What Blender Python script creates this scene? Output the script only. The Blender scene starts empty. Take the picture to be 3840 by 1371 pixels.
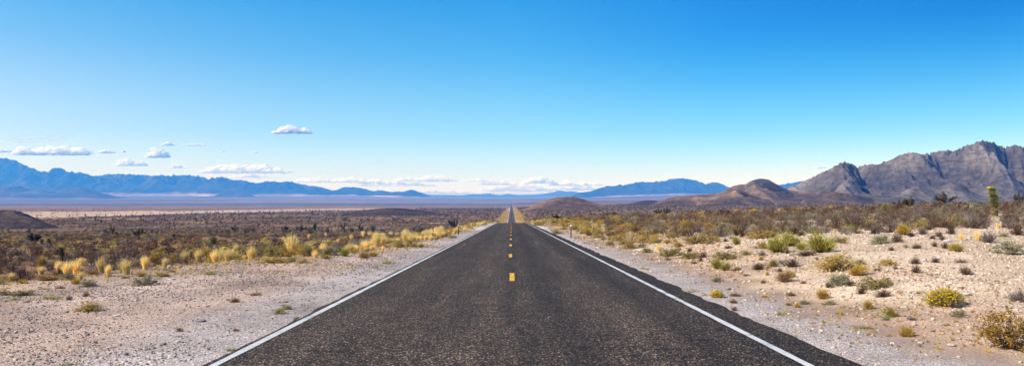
import bpy, math, random
import numpy as np
from mathutils import Vector

random.seed(11)
RNG = np.random.default_rng(7)
SC = bpy.context.scene
COL = SC.collection

# ------------------------------------------------------------------ noise
def _h(ix, iy, s):
    n = (ix.astype(np.int64) * 374761393 + iy.astype(np.int64) * 668265263 + s * 1274126177) & 0xFFFFFFFF
    n = ((n ^ (n >> 13)) * 1274126177) & 0xFFFFFFFF
    n = (n ^ (n >> 16)) & 0xFFFFFFFF
    return n.astype(np.float64) / 4294967295.0

def vnoise(x, y, s=0):
    x = np.asarray(x, float); y = np.asarray(y, float)
    ix = np.floor(x); iy = np.floor(y)
    fx = x - ix; fy = y - iy
    fx = fx * fx * fx * (fx * (fx * 6 - 15) + 10); fy = fy * fy * fy * (fy * (fy * 6 - 15) + 10)
    a = _h(ix, iy, s); b = _h(ix + 1, iy, s); c = _h(ix, iy + 1, s); d = _h(ix + 1, iy + 1, s)
    return (a * (1 - fx) + b * fx) * (1 - fy) + (c * (1 - fx) + d * fx) * fy

def fbm(x, y, o=4, s=0, g=0.5):
    r = 0; a = 1; t = 0
    for k in range(o):
        r = r + a * vnoise(x * 2 ** k + 17.3 * k, y * 2 ** k - 9.1 * k, s + k); t += a; a *= g
    return r / t

def ridged(x, y, o=5, s=0, g=0.5):
    r = 0; a = 1; t = 0; w = 1
    for k in range(o):
        n = 1 - np.abs(2 * vnoise(x * 2 ** k + 31.7 * k, y * 2 ** k + 5.3 * k, s + k) - 1)
        n = n * n
        r = r + a * n * w; t += a; w = np.clip(n * 1.6, 0, 1); a *= g
    return r / t

def sstep(a, b, x):
    t = np.clip((np.asarray(x, float) - a) / (b - a), 0, 1)
    return t * t * (3 - 2 * t)

# ------------------------------------------------------------------ camera model (measured from the photograph)
F = 1995.0; UC = 1286.4; VH = 490.0          # focal length, vanishing column and eye level, in 2576-px units
TT = 3840 / 2576.0

# ------------------------------------------------------------------ terrain
_kn = [(-400, 8.5), (0, -1.81), (190, -1.81 - .0258 * 190), (215, -7.55), (300, -12.2), (450, -20.5), (600, -26.6), (700, -27.95),
       (825, -28.9), (5300, -67), (9000, -71), (14000, -68), (20000, -62), (33000, -58)]
_ty = np.arange(-400, 2600, 1.0)
_tz = np.interp(_ty, [k[0] for k in _kn], [k[1] for k in _kn])
_ker = np.hanning(31); _ker /= _ker.sum()
_ts = np.convolve(np.pad(_tz, 15, mode='edge'), _ker, mode='valid')
_ts[:40] = _tz[:40]; _ts[-40:] = _tz[-40:]
_fy = np.geomspace(2600, 33000, 200)
PY = np.concatenate([_ty, _fy[1:]]); PZ = np.concatenate([_ts, np.interp(_fy[1:], [k[0] for k in _kn], [k[1] for k in _kn])])
def P(y): return np.interp(y, PY, PZ)
def EDGE(y): return np.interp(y, [0, 18, 24, 32, 40, 60, 100, 185, 400], [-15, -14.5, -13, -11.2, -8.2, -6.6, -6.2, -7.5, -9])
def LOFF(y): return np.interp(y, [0, 20, 40, 100, 200, 350, 600, 825], [-1.0, -1.5, -1.9, -2.8, -4.1, -3, -1, 0])
def AOFF(y): return np.interp(y, [0, 40, 93, 150, 200, 300, 400, 600, 900, 1500, 2500, 4000, 6000, 9000, 16000, 30000], [0, .8, 2.0, 2.6, 2.9, 4.6, 6.9, 11.8, 13.8, 15.5, 21, 33, 42, 45, 30, 10])

def Z(x, y):
    x = np.asarray(x, float); y = np.asarray(y, float)
    z = P(y)
    e = EDGE(y)
    wob = (fbm(x / 6, y / 6, 3, 5) - .5) * 2.5
    bl = sstep(0.0, 7.0, e - x + wob)
    z = z + LOFF(y) * bl
    a = np.clip(x / np.maximum(y, 4), 0, 3)
    p = np.interp(y, [0, 60, 400], [.95, .9, .5])
    S = np.minimum(a / .42, 1.25) ** p * sstep(4.6, 10, x)
    z = z + AOFF(y) * S
    z = z + np.interp(y, [0, 7000, 9500, 12000, 14000, 20000, 33000], [0, 0, 9, 30, 50, 100, 110]) * sstep(.06, .22, np.abs(x) / np.maximum(y, 4))
    off = sstep(4.4, 7.0, np.abs(x))
    z = z + off * (fbm(x / 2.6, y / 2.6, 3, 21) - .5) * .16
    z = z + off * sstep(20, 90, y) * sstep(6, 20, np.abs(x)) * (fbm(x / 17, y / 17, 3, 33) - .5) * .7
    z = z + sstep(300, 900, y) * sstep(30, 120, np.abs(x)) * (fbm(x / 160, y / 160, 3, 43) - .5) * 5
    z = z - .012 * sstep(4.9, 4.3, np.abs(x))
    return z

_rayy = np.geomspace(5.5, 9000, 2600)
def hit(u, v, ymax=None):
    """ground point seen at photo position (u, v) - used once, to read each thing's real place off the photograph"""
    zr = -(v - VH) / F * _rayy
    x = (u - UC) / F * _rayy
    g = Z(x, _rayy)
    k = np.nonzero(g >= zr)[0]
    i = k[0] if len(k) else len(_rayy) - 1
    y = _rayy[i]
    if i > 0 and len(k):
        d0 = zr[i - 1] - g[i - 1]; d1 = g[i] - zr[i]
        y = _rayy[i - 1] + (_rayy[i] - _rayy[i - 1]) * d0 / max(d0 + d1, 1e-9)
    if ymax: y = min(y, ymax)
    xx = (u - UC) / F * y
    return float(xx), float(y), float(Z(xx, y))

# ------------------------------------------------------------------ object helpers
def mesh_np(name, V, Fc, mats=(), smooth=False, mi=None):
    """V: Nx3, Fc: list of arrays (k x n) of equal-size faces"""
    me = bpy.data.meshes.new(name)
    V = np.asarray(V, np.float32)
    fl = [np.asarray(f, np.int32) for f in Fc if len(f)]
    loops = np.concatenate([f.ravel() for f in fl]); sizes = np.concatenate([np.full(len(f), f.shape[1], np.int32) for f in fl])
    me.vertices.add(len(V)); me.vertices.foreach_set('co', V.ravel())
    me.loops.add(len(loops)); me.loops.foreach_set('vertex_index', loops)
    me.polygons.add(len(sizes))
    st = np.concatenate([[0], np.cumsum(sizes)[:-1]]).astype(np.int32)
    me.polygons.foreach_set('loop_start', st)
    me.polygons.foreach_set('loop_total', sizes)
    for m in mats: me.materials.append(m)
    if mi is not None: me.polygons.foreach_set('material_index', np.asarray(mi, np.int32))
    if smooth: me.polygons.foreach_set('use_smooth', np.ones(len(sizes), bool))
    me.update(calc_edges=True); me.validate()
    return me

def link(name, me, parent=None, loc=None):
    o = bpy.data.objects.new(name, me); COL.objects.link(o)
    if parent: o.parent = parent
    if loc: o.location = loc
    return o
def tag(o, label=None, cat=None, group=None, kind=None):
    if label: o['label'] = label
    if cat: o['category'] = cat
    if group: o['group'] = group
    if kind: o['kind'] = kind
    return o
def grid_faces(nr, nc):
    i = np.arange((nr - 1) * (nc - 1)); r = i // (nc - 1); c = i % (nc - 1)
    a = r * nc + c
    return np.stack([a, a + 1, a + nc + 1, a + nc], 1)

# ------------------------------------------------------------------ materials
def newmat(name):
    m = bpy.data.materials.new(name); m.use_nodes = True
    nt = m.node_tree; nt.nodes.clear()
    out = nt.nodes.new('ShaderNodeOutputMaterial')
    return m, nt, out
def N(nt, t, **kw):
    n = nt.nodes.new(t)
    for k, v in kw.items():
        if k.startswith('i_'): n.inputs[k[2:].replace('_', ' ')].default_value = v
        else: setattr(n, k, v)
    return n
def mixc(nt, a, b, fac, mode='MIX'):
    n = nt.nodes.new('ShaderNodeMix'); n.data_type = 'RGBA'; n.blend_type = mode; n.clamp_result = False
    for sock, val in ((n.inputs[0], fac), (n.inputs[6], a), (n.inputs[7], b)):
        if isinstance(val, (int, float)): sock.default_value = val
        elif isinstance(val, (tuple, list)): sock.default_value = (*val[:3], 1)
        else: nt.links.new(val, sock)
    return n.outputs[2]
def ramp(nt, fac, stops, interp='LINEAR'):
    n = nt.nodes.new('ShaderNodeValToRGB'); n.color_ramp.interpolation = interp
    el = n.color_ramp.elements
    while len(el) < len(stops): el.new(.5)
    for e, (p, c) in zip(el, stops):
        e.position = p; e.color = (*c, 1) if isinstance(c, (tuple, list)) else (c, c, c, 1)
    nt.links.new(fac, n.inputs[0]); return n.outputs[0]
def math_(nt, op, a, b=0.0, c=0.0):
    n = nt.nodes.new('ShaderNodeMath'); n.operation = op
    for s, v in zip(n.inputs, (a, b, c)):
        if isinstance(v, (int, float)): s.default_value = v
        else: nt.links.new(v, s)
    return n.outputs[0]
def noise(nt, vec, scale, detail=3, rough=.5):
    n = N(nt, 'ShaderNodeTexNoise'); n.inputs['Scale'].default_value = scale; n.inputs['Detail'].default_value = detail
    n.inputs['Roughness'].default_value = rough
    if vec is not None: nt.links.new(vec, n.inputs['Vector'])
    return n.outputs[0]
def objco(nt, sx=1, sy=1, sz=1):
    tc = N(nt, 'ShaderNodeTexCoord'); mp = N(nt, 'ShaderNodeMapping'); mp.inputs['Scale'].default_value = (sx, sy, sz)
    nt.links.new(tc.outputs['Object'], mp.inputs[0]); return mp.outputs[0]
def finish(nt, out, col, rough=.95, bump=None, bdist=.02, bstr=1.0, spec=.15):
    b = N(nt, 'ShaderNodeBsdfPrincipled')
    if isinstance(col, tuple): b.inputs['Base Color'].default_value = (*col, 1)
    else: nt.links.new(col, b.inputs['Base Color'])
    b.inputs['Roughness'].default_value = rough; b.inputs['Specular IOR Level'].default_value = spec
    if bump is not None:
        bn = N(nt, 'ShaderNodeBump'); bn.inputs['Distance'].default_value = bdist; bn.inputs['Strength'].default_value = bstr
        nt.links.new(bump, bn.inputs['Height']); nt.links.new(bn.outputs[0], b.inputs['Normal'])
    nt.links.new(b.outputs[0], out.inputs[0])

def foliage(name, a, b, trans=.25, vary=.35):
    m, nt, out = newmat(name)
    g = N(nt, 'ShaderNodeNewGeometry'); oi = N(nt, 'ShaderNodeObjectInfo')
    c = mixc(nt, a, b, g.outputs['Random Per Island'])
    k = math_(nt, 'MULTIPLY_ADD', oi.outputs['Random'], vary, 1 - vary / 2)
    v = N(nt, 'ShaderNodeHueSaturation'); nt.links.new(c, v.inputs['Color']); nt.links.new(k, v.inputs['Value'])
    d = N(nt, 'ShaderNodeBsdfDiffuse'); t = N(nt, 'ShaderNodeBsdfTranslucent'); mx = N(nt, 'ShaderNodeMixShader')
    nt.links.new(v.outputs[0], d.inputs[0]); nt.links.new(v.outputs[0], t.inputs[0])
    mx.inputs[0].default_value = trans
    nt.links.new(d.outputs[0], mx.inputs[1]); nt.links.new(t.outputs[0], mx.inputs[2]); nt.links.new(mx.outputs[0], out.inputs[0])
    return m

M = {}
FCOL = {  # colour name: (two leaf colours), (stem colour)
    'straw':   ((.93, .77, .35), (.76, .57, .205), (.48, .35, .11)),
    'golden':  ((.68, .46, .11), (.50, .32, .065), (.30, .19, .06)),
    'ochre':   ((.52, .365, .115), (.34, .235, .065), (.22, .15, .07)),
    'tawny':   ((.44, .27, .075), (.27, .155, .04), (.20, .12, .05)),
    'olive':   ((.40, .325, .115), (.25, .205, .07), (.17, .13, .07)),
    'sage':    ((.36, .33, .20), (.215, .205, .115), (.19, .16, .11)),
    'green':   ((.50, .44, .09), (.31, .29, .055), (.16, .12, .05)),
    'brown':   ((.17, .085, .055), (.085, .042, .03), (.12, .075, .055)),
    'umber':   ((.27, .17, .10), (.15, .09, .055), (.15, .10, .07)),
    'grey':    ((.28, .225, .19), (.16, .125, .105), (.22, .18, .16)),
    'rust':    ((.46, .29, .14), (.34, .19, .09), (.26, .15, .08)),
    'weed':    ((.30, .32, .055), (.20, .22, .04), (.2, .17, .06)),
    'yellow':  ((.85, .62, .02), (.70, .46, .015), (.28, .22, .07)),
}
for k, (a, b, s) in FCOL.items():
    M['leaf_' + k] = foliage('leaf_' + k, a, b)
    M['stem_' + k] = foliage('stem_' + k, s, tuple(.6 * q for q in s), .05, .2)
M['yucca'] = foliage('yucca_leaf', (.36, .34, .11), (.12, .135, .045), .15, .3)
M['yucca_dark'] = foliage('yucca_leaf_far', (.15, .14, .06), (.05, .056, .026), .12, .4)
M['yucca_dry'] = foliage('yucca_dry_leaf', (.42, .29, .11), (.25, .16, .06), .1, .2)

def bark():
    m, nt, out = newmat('yucca_bark'); co = objco(nt)
    n = noise(nt, co, 9, 4, .7)
    finish(nt, out, ramp(nt, n, [(.3, (.06, .045, .03)), (.7, (.17, .125, .08))]), .95, n, .05)
    return m
M['bark'] = bark()

def ground_mat():
    m, nt, out = newmat('desert_ground'); co = objco(nt)
    at = N(nt, 'ShaderNodeAttribute', attribute_name='soil')
    gr = N(nt, 'ShaderNodeAttribute', attribute_name='gravel')
    gf = gr.outputs['Fac']
    # gravel grain: cells of single stones at two sizes
    def stones(scale):
        v = N(nt, 'ShaderNodeTexVoronoi'); v.inputs['Scale'].default_value = scale; nt.links.new(co, v.inputs['Vector'])
        s = N(nt, 'ShaderNodeSeparateColor'); nt.links.new(v.outputs['Color'], s.inputs[0])
        return v.outputs['Distance'], s.outputs[0], s.outputs[1]
    d1, r1, q1 = stones(34); d2, r2, q2 = stones(95)
    tone1 = ramp(nt, r1, [(0, .55), (.3, .85), (.75, 1.08), (1, 1.5)])
    tone2 = ramp(nt, r2, [(0, .55), (.5, 1.0), (1, 1.5)])
    hue = ramp(nt, q1, [(0, (1.12, .95, .84)), (.5, (1, 1, 1)), (1, (.92, 1.0, 1.08))])
    c = at.outputs['Color']
    g = mixc(nt, c, tone1, 1.0, 'MULTIPLY'); g = mixc(nt, g, tone2, .75, 'MULTIPLY'); g = mixc(nt, g, hue, .8, 'MULTIPLY')
    n1 = noise(nt, co, .8, 5, .65); n2 = noise(nt, co, .06, 5, .6); n3 = noise(nt, co, .008, 6, .65)
    s = mixc(nt, c, ramp(nt, n2, [(.25, .62), (.75, 1.4)]), 1.0, 'MULTIPLY')
    s = mixc(nt, s, ramp(nt, n3, [(.3, .72), (.7, 1.28)]), 1.0, 'MULTIPLY')
    s = mixc(nt, s, ramp(nt, n1, [(.3, .7), (.7, 1.3)]), 1.0, 'MULTIPLY')
    g = mixc(nt, g, ramp(nt, n1, [(.3, .8), (.7, 1.18)]), 1.0, 'MULTIPLY')
    col = mixc(nt, s, g, gf)
    h = math_(nt, 'ADD', math_(nt, 'MULTIPLY', math_(nt, 'SUBTRACT', 1.0, d1), 1.0), math_(nt, 'MULTIPLY', r1, .8))
    h = math_(nt, 'MULTIPLY', h, gf)
    h = math_(nt, 'ADD', h, math_(nt, 'MULTIPLY', n1, 1.2))
    finish(nt, out, col, .97, h, .018, .8, .05)
    return m
M['ground'] = ground_mat()

def asphalt_mat():
    m, nt, out = newmat('chip_seal_asphalt'); co = objco(nt)
    v = N(nt, 'ShaderNodeTexVoronoi'); v.inputs['Scale'].default_value = 58; nt.links.new(co, v.inputs['Vector'])
    s = N(nt, 'ShaderNodeSeparateColor'); nt.links.new(v.outputs['Color'], s.inputs[0])
    chips = ramp(nt, s.outputs[0], [(0, (.008, .0066, .0055)), (.45, (.0155, .0102, .0070)), (.72, (.044, .0288, .0196)), (.90, (.138, .095, .067)), (1, (.54, .41, .305))])
    v2 = N(nt, 'ShaderNodeTexVoronoi'); v2.inputs['Scale'].default_value = 30; nt.links.new(co, v2.inputs['Vector'])
    s2 = N(nt, 'ShaderNodeSeparateColor'); nt.links.new(v2.outputs['Color'], s2.inputs[0])
    chips = mixc(nt, chips, ramp(nt, s2.outputs[1], [(0, .5), (.6, 1.0), (1, 1.7)]), .7, 'MULTIPLY')
    # wheel paths and the paving joint run along the road
    sx = N(nt, 'ShaderNodeSeparateXYZ'); tc = N(nt, 'ShaderNodeTexCoord'); nt.links.new(tc.outputs['Object'], sx.inputs[0])
    wob = math_(nt, 'MULTIPLY_ADD', noise(nt, objco(nt, .3, .12, .3), 1.0, 3), .7, -.35)
    x = math_(nt, 'ADD', sx.outputs[0], wob)
    lane = ramp(nt, math_(nt, 'MULTIPLY_ADD', x, .1, .5),
                [(.05, .70), (.14, .85), (.22, 1.22), (.31, .90), (.40, 1.32), (.475, 1.18), (.505, .72), (.535, 1.05), (.585, .60), (.64, 1.1), (.70, 1.35), (.765, .62), (.82, .95), (.865, .66), (.93, .58)])
    c = mixc(nt, chips, lane, 1.0, 'MULTIPLY')
    streak = noise(nt, objco(nt, 1.6, .08, 1), 1.6, 5, .65)
    c = mixc(nt, c, ramp(nt, streak, [(.28, (.52, .52, .53)), (.5, (1.0, .955, .91)), (.72, (1.38, 1.30, 1.22))]), 1.0, 'MULTIPLY')
    blot = noise(nt, co, .5, 4, .6)
    c = mixc(nt, c, ramp(nt, blot, [(.3, .85), (.7, 1.15)]), 1.0, 'MULTIPLY')
    h = math_(nt, 'ADD', s.outputs[0], math_(nt, 'SUBTRACT', 1.0, v.outputs['Distance']))
    finish(nt, out, c, .85, h, .010, .8, .25)
    return m
M['asphalt'] = asphalt_mat()

def paint(name, col, wear):
    m, nt, out = newmat(name); co = objco(nt)
    n = noise(nt, co, 38, 3, .7); n2 = noise(nt, co, 1.7, 3, .6)
    f = math_(nt, 'ADD', n, math_(nt, 'MULTIPLY', n2, .6))
    fac = ramp(nt, f, [(wear - .05, .0), (wear + .05, 1.0)])
    c = mixc(nt, (.05, .045, .04), mixc(nt, col, ramp(nt, n2, [(.3, .85), (.7, 1.05)]), 1.0, 'MULTIPLY'), fac)
    finish(nt, out, c, .8, n, .004, .6, .2)
    return m
M['white'] = paint('white_road_paint', (.54, .54, .53), .66)
M['yellow_paint'] = paint('yellow_road_paint', (.66, .37, .035), .66)
M['tar'] = (lambda t: (finish(t[1], t[2], (.012, .011, .010), .7), t[0])[1])(newmat('tar_crack'))

def rock_mat(name, c0, c1, c2, scale, bdist, strata=.0, lo=.35, hi=.65):
    m, nt, out = newmat(name); co = objco(nt)
    n = noise(nt, co, scale, 7, .62); n2 = noise(nt, co, scale * 6, 6, .65)
    c = mixc(nt, c0, c1, ramp(nt, n, [(lo, 0.), (hi, 1.)]))
    at = N(nt, 'ShaderNodeAttribute', attribute_name='apron')
    n3 = noise(nt, co, scale * 2.3, 5, .6)
    f = math_(nt, 'ADD', at.outputs['Fac'], math_(nt, 'MULTIPLY_ADD', n3, 1.2, -.6))
    c = mixc(nt, c, c2, ramp(nt, f, [(.35, 0.), (.75, 1.)]))
    sp = N(nt, 'ShaderNodeAttribute', attribute_name='spur')
    c = mixc(nt, c, ramp(nt, sp.outputs['Fac'], [(.05, .62), (.5, 1.0), (.95, 1.55)]), 1.0, 'MULTIPLY')
    c = mixc(nt, c, ramp(nt, n2, [(.3, .55), (.7, 1.45)]), 1.0, 'MULTIPLY')
    h = math_(nt, 'ADD', n, math_(nt, 'MULTIPLY', n2, .55))
    if strata:
        st = noise(nt, objco(nt, .25, .25, 1.6), scale * 7, 5, .7)
        h = math_(nt, 'ADD', h, math_(nt, 'MULTIPLY', st, strata))
        c = mixc(nt, c, ramp(nt, st, [(.35, .72), (.65, 1.22)]), 1.0, 'MULTIPLY')
    finish(nt, out, c, 1.0, h, bdist, 1.0, .0)
    return m
M['mount_near'] = rock_mat('grey_mountain_rock', (.094, .076, .067), (.208, .168, .142), (.19, .135, .10), .010, 13, 1.0)
M['hill_orange'] = rock_mat('orange_hill_soil', (.23, .135, .078), (.10, .075, .06), (.17, .105, .068), .012, 9, .5, .38, .6)
M['hill_dark'] = rock_mat('dark_hill_scrub', (.055, .038, .031), (.085, .06, .046), (.11, .07, .05), .03, 3)
M['hill_rust'] = rock_mat('rust_hill_soil', (.22, .127, .07), (.105, .075, .057), (.25, .14, .07), .02, 5, .3, .42, .62)
M['mount_far'] = rock_mat('far_forested_mountain', (.016, .022, .026), (.06, .055, .053), (.46, .33, .29), .0011, 110, .0)
M['mount_far2'] = rock_mat('far_bare_mountain', (.05, .045, .045), (.085, .07, .066), (.2, .15, .14), .0011, 90, .0)

def cloud_mat():
    m, nt, out = newmat('cloud_vapour')
    g = N(nt, 'ShaderNodeNewGeometry')
    d = N(nt, 'ShaderNodeBsdfDiffuse'); d.inputs[0].default_value = (1, 1, 1, 1)
    t = N(nt, 'ShaderNodeBsdfTranslucent'); t.inputs[0].default_value = (1, 1, 1, 1)
    mx = N(nt, 'ShaderNodeMixShader'); mx.inputs[0].default_value = .22
    tr = N(nt, 'ShaderNodeBsdfTransparent'); m2 = N(nt, 'ShaderNodeMixShader')
    at = N(nt, 'ShaderNodeAttribute', attribute_name='thick')
    nt.links.new(at.outputs['Fac'], m2.inputs[0])
    nt.links.new(d.outputs[0], mx.inputs[1]); nt.links.new(t.outputs[0], mx.inputs[2])
    nt.links.new(tr.outputs[0], m2.inputs[1]); nt.links.new(mx.outputs[0], m2.inputs[2]); nt.links.new(m2.outputs[0], out.inputs[0])
    return m
M['cloud'] = cloud_mat()

def stone_mat(name, stops):
    m, nt, out = newmat(name); co = objco(nt)
    oi = N(nt, 'ShaderNodeObjectInfo')
    c = ramp(nt, oi.outputs['Random'], stops)
    n = noise(nt, co, 3.0, 4, .6)
    c = mixc(nt, c, ramp(nt, n, [(.3, .8), (.7, 1.15)]), 1.0, 'MULTIPLY')
    finish(nt, out, c, .9, n, .08, .6, .2)
    return m
M['stone_grey'] = stone_mat('pinkish_grey_stone', [(0, (.16, .125, .11)), (.4, (.30, .23, .20)), (.75, (.44, .355, .30)), (.93, (.52, .42, .34)), (1, (.78, .74, .70))])
M['stone_tan'] = stone_mat('pale_tan_stone', [(0, (.28, .20, .15)), (.4, (.46, .34, .25)), (.75, (.60, .46, .345)), (1, (.70, .58, .46))])
def single(name, col):
    m, nt, out = newmat(name); co = objco(nt); n = noise(nt, co, 4, 5, .65)
    c = mixc(nt, col, ramp(nt, n, [(.3, .65), (.7, 1.25)]), 1.0, 'MULTIPLY'); finish(nt, out, c, .9, n, .1, .8, .2); return m
M['rock_pale'] = single('pale_rock', (.70, .60, .52)); M['rock_white'] = single('white_rock', (.80, .76, .70))
M['rock_brown'] = single('brown_rock', (.42, .28, .20)); M['rock_grey'] = single('grey_rock', (.36, .33, .33))
def metal(name, col, r):
    m, nt, out = newmat(name); co = objco(nt); n = noise(nt, co, 14, 4, .6)
    c = mixc(nt, col, ramp(nt, n, [(.3, .7), (.7, 1.15)]), 1.0, 'MULTIPLY'); finish(nt, out, c, r, n, .003, .4, .4); return m
M['post'] = metal('weathered_steel_post', (.10, .085, .075), .6)
M['reflector'] = metal('white_reflector', (.75, .75, .72), .3)
M['bolt'] = metal('black_cap', (.03, .03, .03), .6)

# ------------------------------------------------------------------ ground sheet
def axis():
    near = np.arange(0, 18.01, .4)
    far = [18.0]
    while far[-1] < 30000: far.append(far[-1] + max(.4, (far[-1] - 6) * .035))
    pos = np.concatenate([near, far[1:]])
    return np.concatenate([-pos[:0:-1], pos])
def yaxis():
    ys = list(np.arange(-24, 46, .4))
    back = [-24.0]
    while back[-1] > -390: back.append(back[-1] * 1.12)
    back = [b for b in back if b > -395]
    while ys[-1] < 31000: ys.append(ys[-1] + max(.4, ys[-1] * .0135))
    return np.array(sorted(set(back[1:])) + ys)
GX = axis(); GY = yaxis()
X, Y = np.meshgrid(GX, GY)
ZZ = Z(X, Y)
under = (X > -3.9) & (X < 4.15)
ZZ = np.where(under, P(Y) - .06, ZZ)
soil = np.zeros(X.shape + (3,)); gravel = np.zeros(X.shape)
def L3(c): return np.array(c, float)
e = EDGE(Y); w1 = (fbm(X / 5, Y / 5, 4, 61) - .5) * 5; w2 = (fbm(X / 1.6, Y / 1.6, 3, 71) - .5) * 2
def lay(cur, col, f): return cur * (1 - f[..., None]) + L3(col) * f[..., None]
scrub = L3((.20, .115, .066))
soil[:] = scrub
AA = X / np.maximum(Y, 1)
far_n = fbm(X / 90, Y / 90, 4, 83)
soil = lay(soil, (.26, .155, .085), sstep(.5, .7, far_n) * .7 * sstep(60, 200, Y))
soil = lay(soil, (.125, .085, .066), sstep(.5, .3, far_n) * .6 * sstep(60, 200, Y))
# pale slope right of the road
pale = sstep(5.2, 7.2, X + w2) * sstep(150, 62, Y + w1 * 5 + np.clip(AA - .35, 0, 1) * 110)
soil = lay(soil, (.585, .435, .31), pale)
# left pad of pinkish gravel
pad = sstep(-1.2, 1.5, X - e + w1 * .5) * (X < 0)
soil = lay(soil, (.46, .333, .268), pad)
# tan ground round the left grass row and verge
row = sstep(4, 1, np.abs(X - e + w1 * .3)) * (X < 0)
soil = lay(soil, (.42, .29, .18), row * .6)
ov = sstep(.50, .66, fbm(X / 3.2, Y / 5, 4, 91)) * sstep(26, 36, Y) * (X < -4.8) * (X > -13) * sstep(190, 150, Y)
soil = lay(soil, (.50, .33, .19), ov * .6)
# shoulders of blue-grey crushed stone
shR = sstep(6.4, 4.7, X + w2 * .7) * (X > 0); shL = sstep(-6.4, -4.8, X + w2 * .5) * (X < 0)
soil = lay(soil, (.41, .35, .325), np.maximum(shR, shL * .95) * sstep(220, 160, Y))
red = sstep(.45, .62, fbm(X / 1.8, Y / 4, 4, 95)) * sstep(5.2, 6.2, X) * sstep(11, 8.5, X)
soil = lay(soil, (.48, .30, .21), red * .45 * sstep(190, 150, Y))
# golden verges beside the far road
vg = sstep(3.9, 5, np.abs(X)) * sstep(20, 11, np.abs(X) + w1) * sstep(150, 230, Y) * sstep(2600, 1800, Y)
soil = lay(soil, (.33, .215, .10), vg * sstep(.25, .55, fbm(X / 4, Y / 30, 4, 119)))
# the far valley: sand strip on the left, then purple-brown fan
sandn = np.interp(AA, [-.75, -.58, -.41, -.21, -.13], [960, 1000, 1330, 1850, 2300]); sandf = np.interp(AA, [-.75, -.6, -.41, -.17], [2000, 1750, 2050, 2700])
jit = (fbm(X / 260, Y / 60, 4, 103) - .5) * 300
sand = sstep(0, 90, Y - sandn + jit * .4) * sstep(0, 160, sandf - Y + jit * .3) * sstep(-.10, -.16, AA)
soil = lay(soil, (.19, .13, .10), sstep(2300, 3000, Y + jit) * 1.0)
soil = lay(soil, (.105, .082, .086), sstep(3200, 5200, Y))
stripe = sstep(.52, .66, fbm(X / 900, Y / 70, 4, 107))
soil = lay(soil, (.56, .40, .285), sand * (.55 + .45 * stripe))
soil = lay(soil, (.40, .30, .26), sstep(.5, .65, fbm(X / 2500, Y / 700, 4, 109)) * sstep(4500, 7000, Y) * .25)
soil = lay(soil, (.15, .118, .105), sstep(.05, .2, AA) * sstep(700, 1200, Y) * sstep(4200, 3000, Y) * .75)
rut = np.zeros(X.shape)
for c0 in (-7.6, -9.3, -11.2):
    rut = np.maximum(rut, np.exp(-((X - c0 - 1.3 * np.sin(Y / 11 + c0) + np.clip(Y - 24, 0, 30) * .13) / .33) ** 2))
soil = soil * (1 - .20 * (rut * pad * sstep(48, 30, Y))[..., None])
mott = (fbm(X / 2.2, Y / 3.5, 4, 201) - .5) * .75
soil = soil * (1 + (np.maximum(pad, pale) * mott)[..., None] * np.array([1., 1.06, 1.14]))
gravel = np.clip(np.maximum(np.maximum(pad, pale * .9), np.maximum(shR, shL)), 0, 1) * sstep(110, 50, Y)
gravel = np.maximum(gravel, .25 * sstep(80, 40, Y))
V = np.stack([X, Y, ZZ], -1).reshape(-1, 3)
me = mesh_np('ground', V, [grid_faces(len(GY), len(GX))], [M['ground']], True)
ca = me.color_attributes.new('soil', 'FLOAT_COLOR', 'POINT')
ca.data.foreach_set('color', np.concatenate([soil.reshape(-1, 3), np.ones((V.shape[0], 1))], 1).astype(np.float32).ravel())
ga = me.attributes.new('gravel', 'FLOAT', 'POINT'); ga.data.foreach_set('value', gravel.ravel().astype(np.float32))
ground = tag(link('ground', me), kind='structure')

# ------------------------------------------------------------------ road
RY = GY[(GY > -24.1) & (GY < 12500)]
def strip(name, xl, xr, dz, mat, ys=RY, cols=2, parent=None, kind=None):
    xs = np.linspace(0, 1, cols)
    xl = np.broadcast_to(xl, ys.shape); xr = np.broadcast_to(xr, ys.shape)
    XX = xl[:, None] * (1 - xs) + xr[:, None] * xs
    z = np.broadcast_to((P(ys) + dz)[:, None], XX.shape)
    V = np.stack([XX, np.broadcast_to(ys[:, None], XX.shape), z], -1).reshape(-1, 3)
    o = link(name, mesh_np(name, V, [grid_faces(len(ys), cols)], [mat]), parent)
    if kind: o['kind'] = kind
    return o
rag = (fbm(RY * 1.1, RY * 0, 4, 3) - .5) * .28; rag2 = (fbm(RY * 1.3, RY * 0 + 7, 4, 9) - .5) * .26
road = strip('road', -3.75 + rag2 * .6, 4.18 + rag, 0.0, M['asphalt'], kind='structure', cols=5)
# broken asphalt lip falling to the gravel
for nm, xx, sg in (('asphalt_edge', 4.18 + rag, 1), ('asphalt_edge', -3.75 + rag2 * .6, -1)):
    V = np.concatenate([np.stack([xx, RY, P(RY)], 1), np.stack([xx + sg * .05, RY, P(RY) - .09], 1)])
    n = len(RY); i = np.arange(n - 1)
    fc = np.stack([i, i + 1, i + n + 1, i + n], 1)
    link(nm, mesh_np(nm, V, [fc if sg < 0 else fc[:, ::-1]], [M['asphalt']]), road)
lw = (fbm(RY * 2.3, RY * 0 + 3, 3, 15) - .5) * .02
lwR = (fbm(RY * 2.1, RY * 0 + 31, 3, 15) - .5) * .02
tag(strip('edge_line', -3.648 + lw, -3.532 - lw, .006, M['white'], kind='structure'))
tag(strip('edge_line', 3.532 + lwR, 3.65 - lwR, .006, M['white'], kind='structure'))
def patch(name, x0, x1, y0, y1, dz, mat, jag=.008):
    ys = np.linspace(y0, y1, 26)
    a = (np.array([random.random() for _ in ys]) - .5) * 2 * jag; b = (np.array([random.random() for _ in ys]) - .5) * 2 * jag
    return strip(name, x0 + a, x1 + b, dz, mat, ys)
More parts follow.
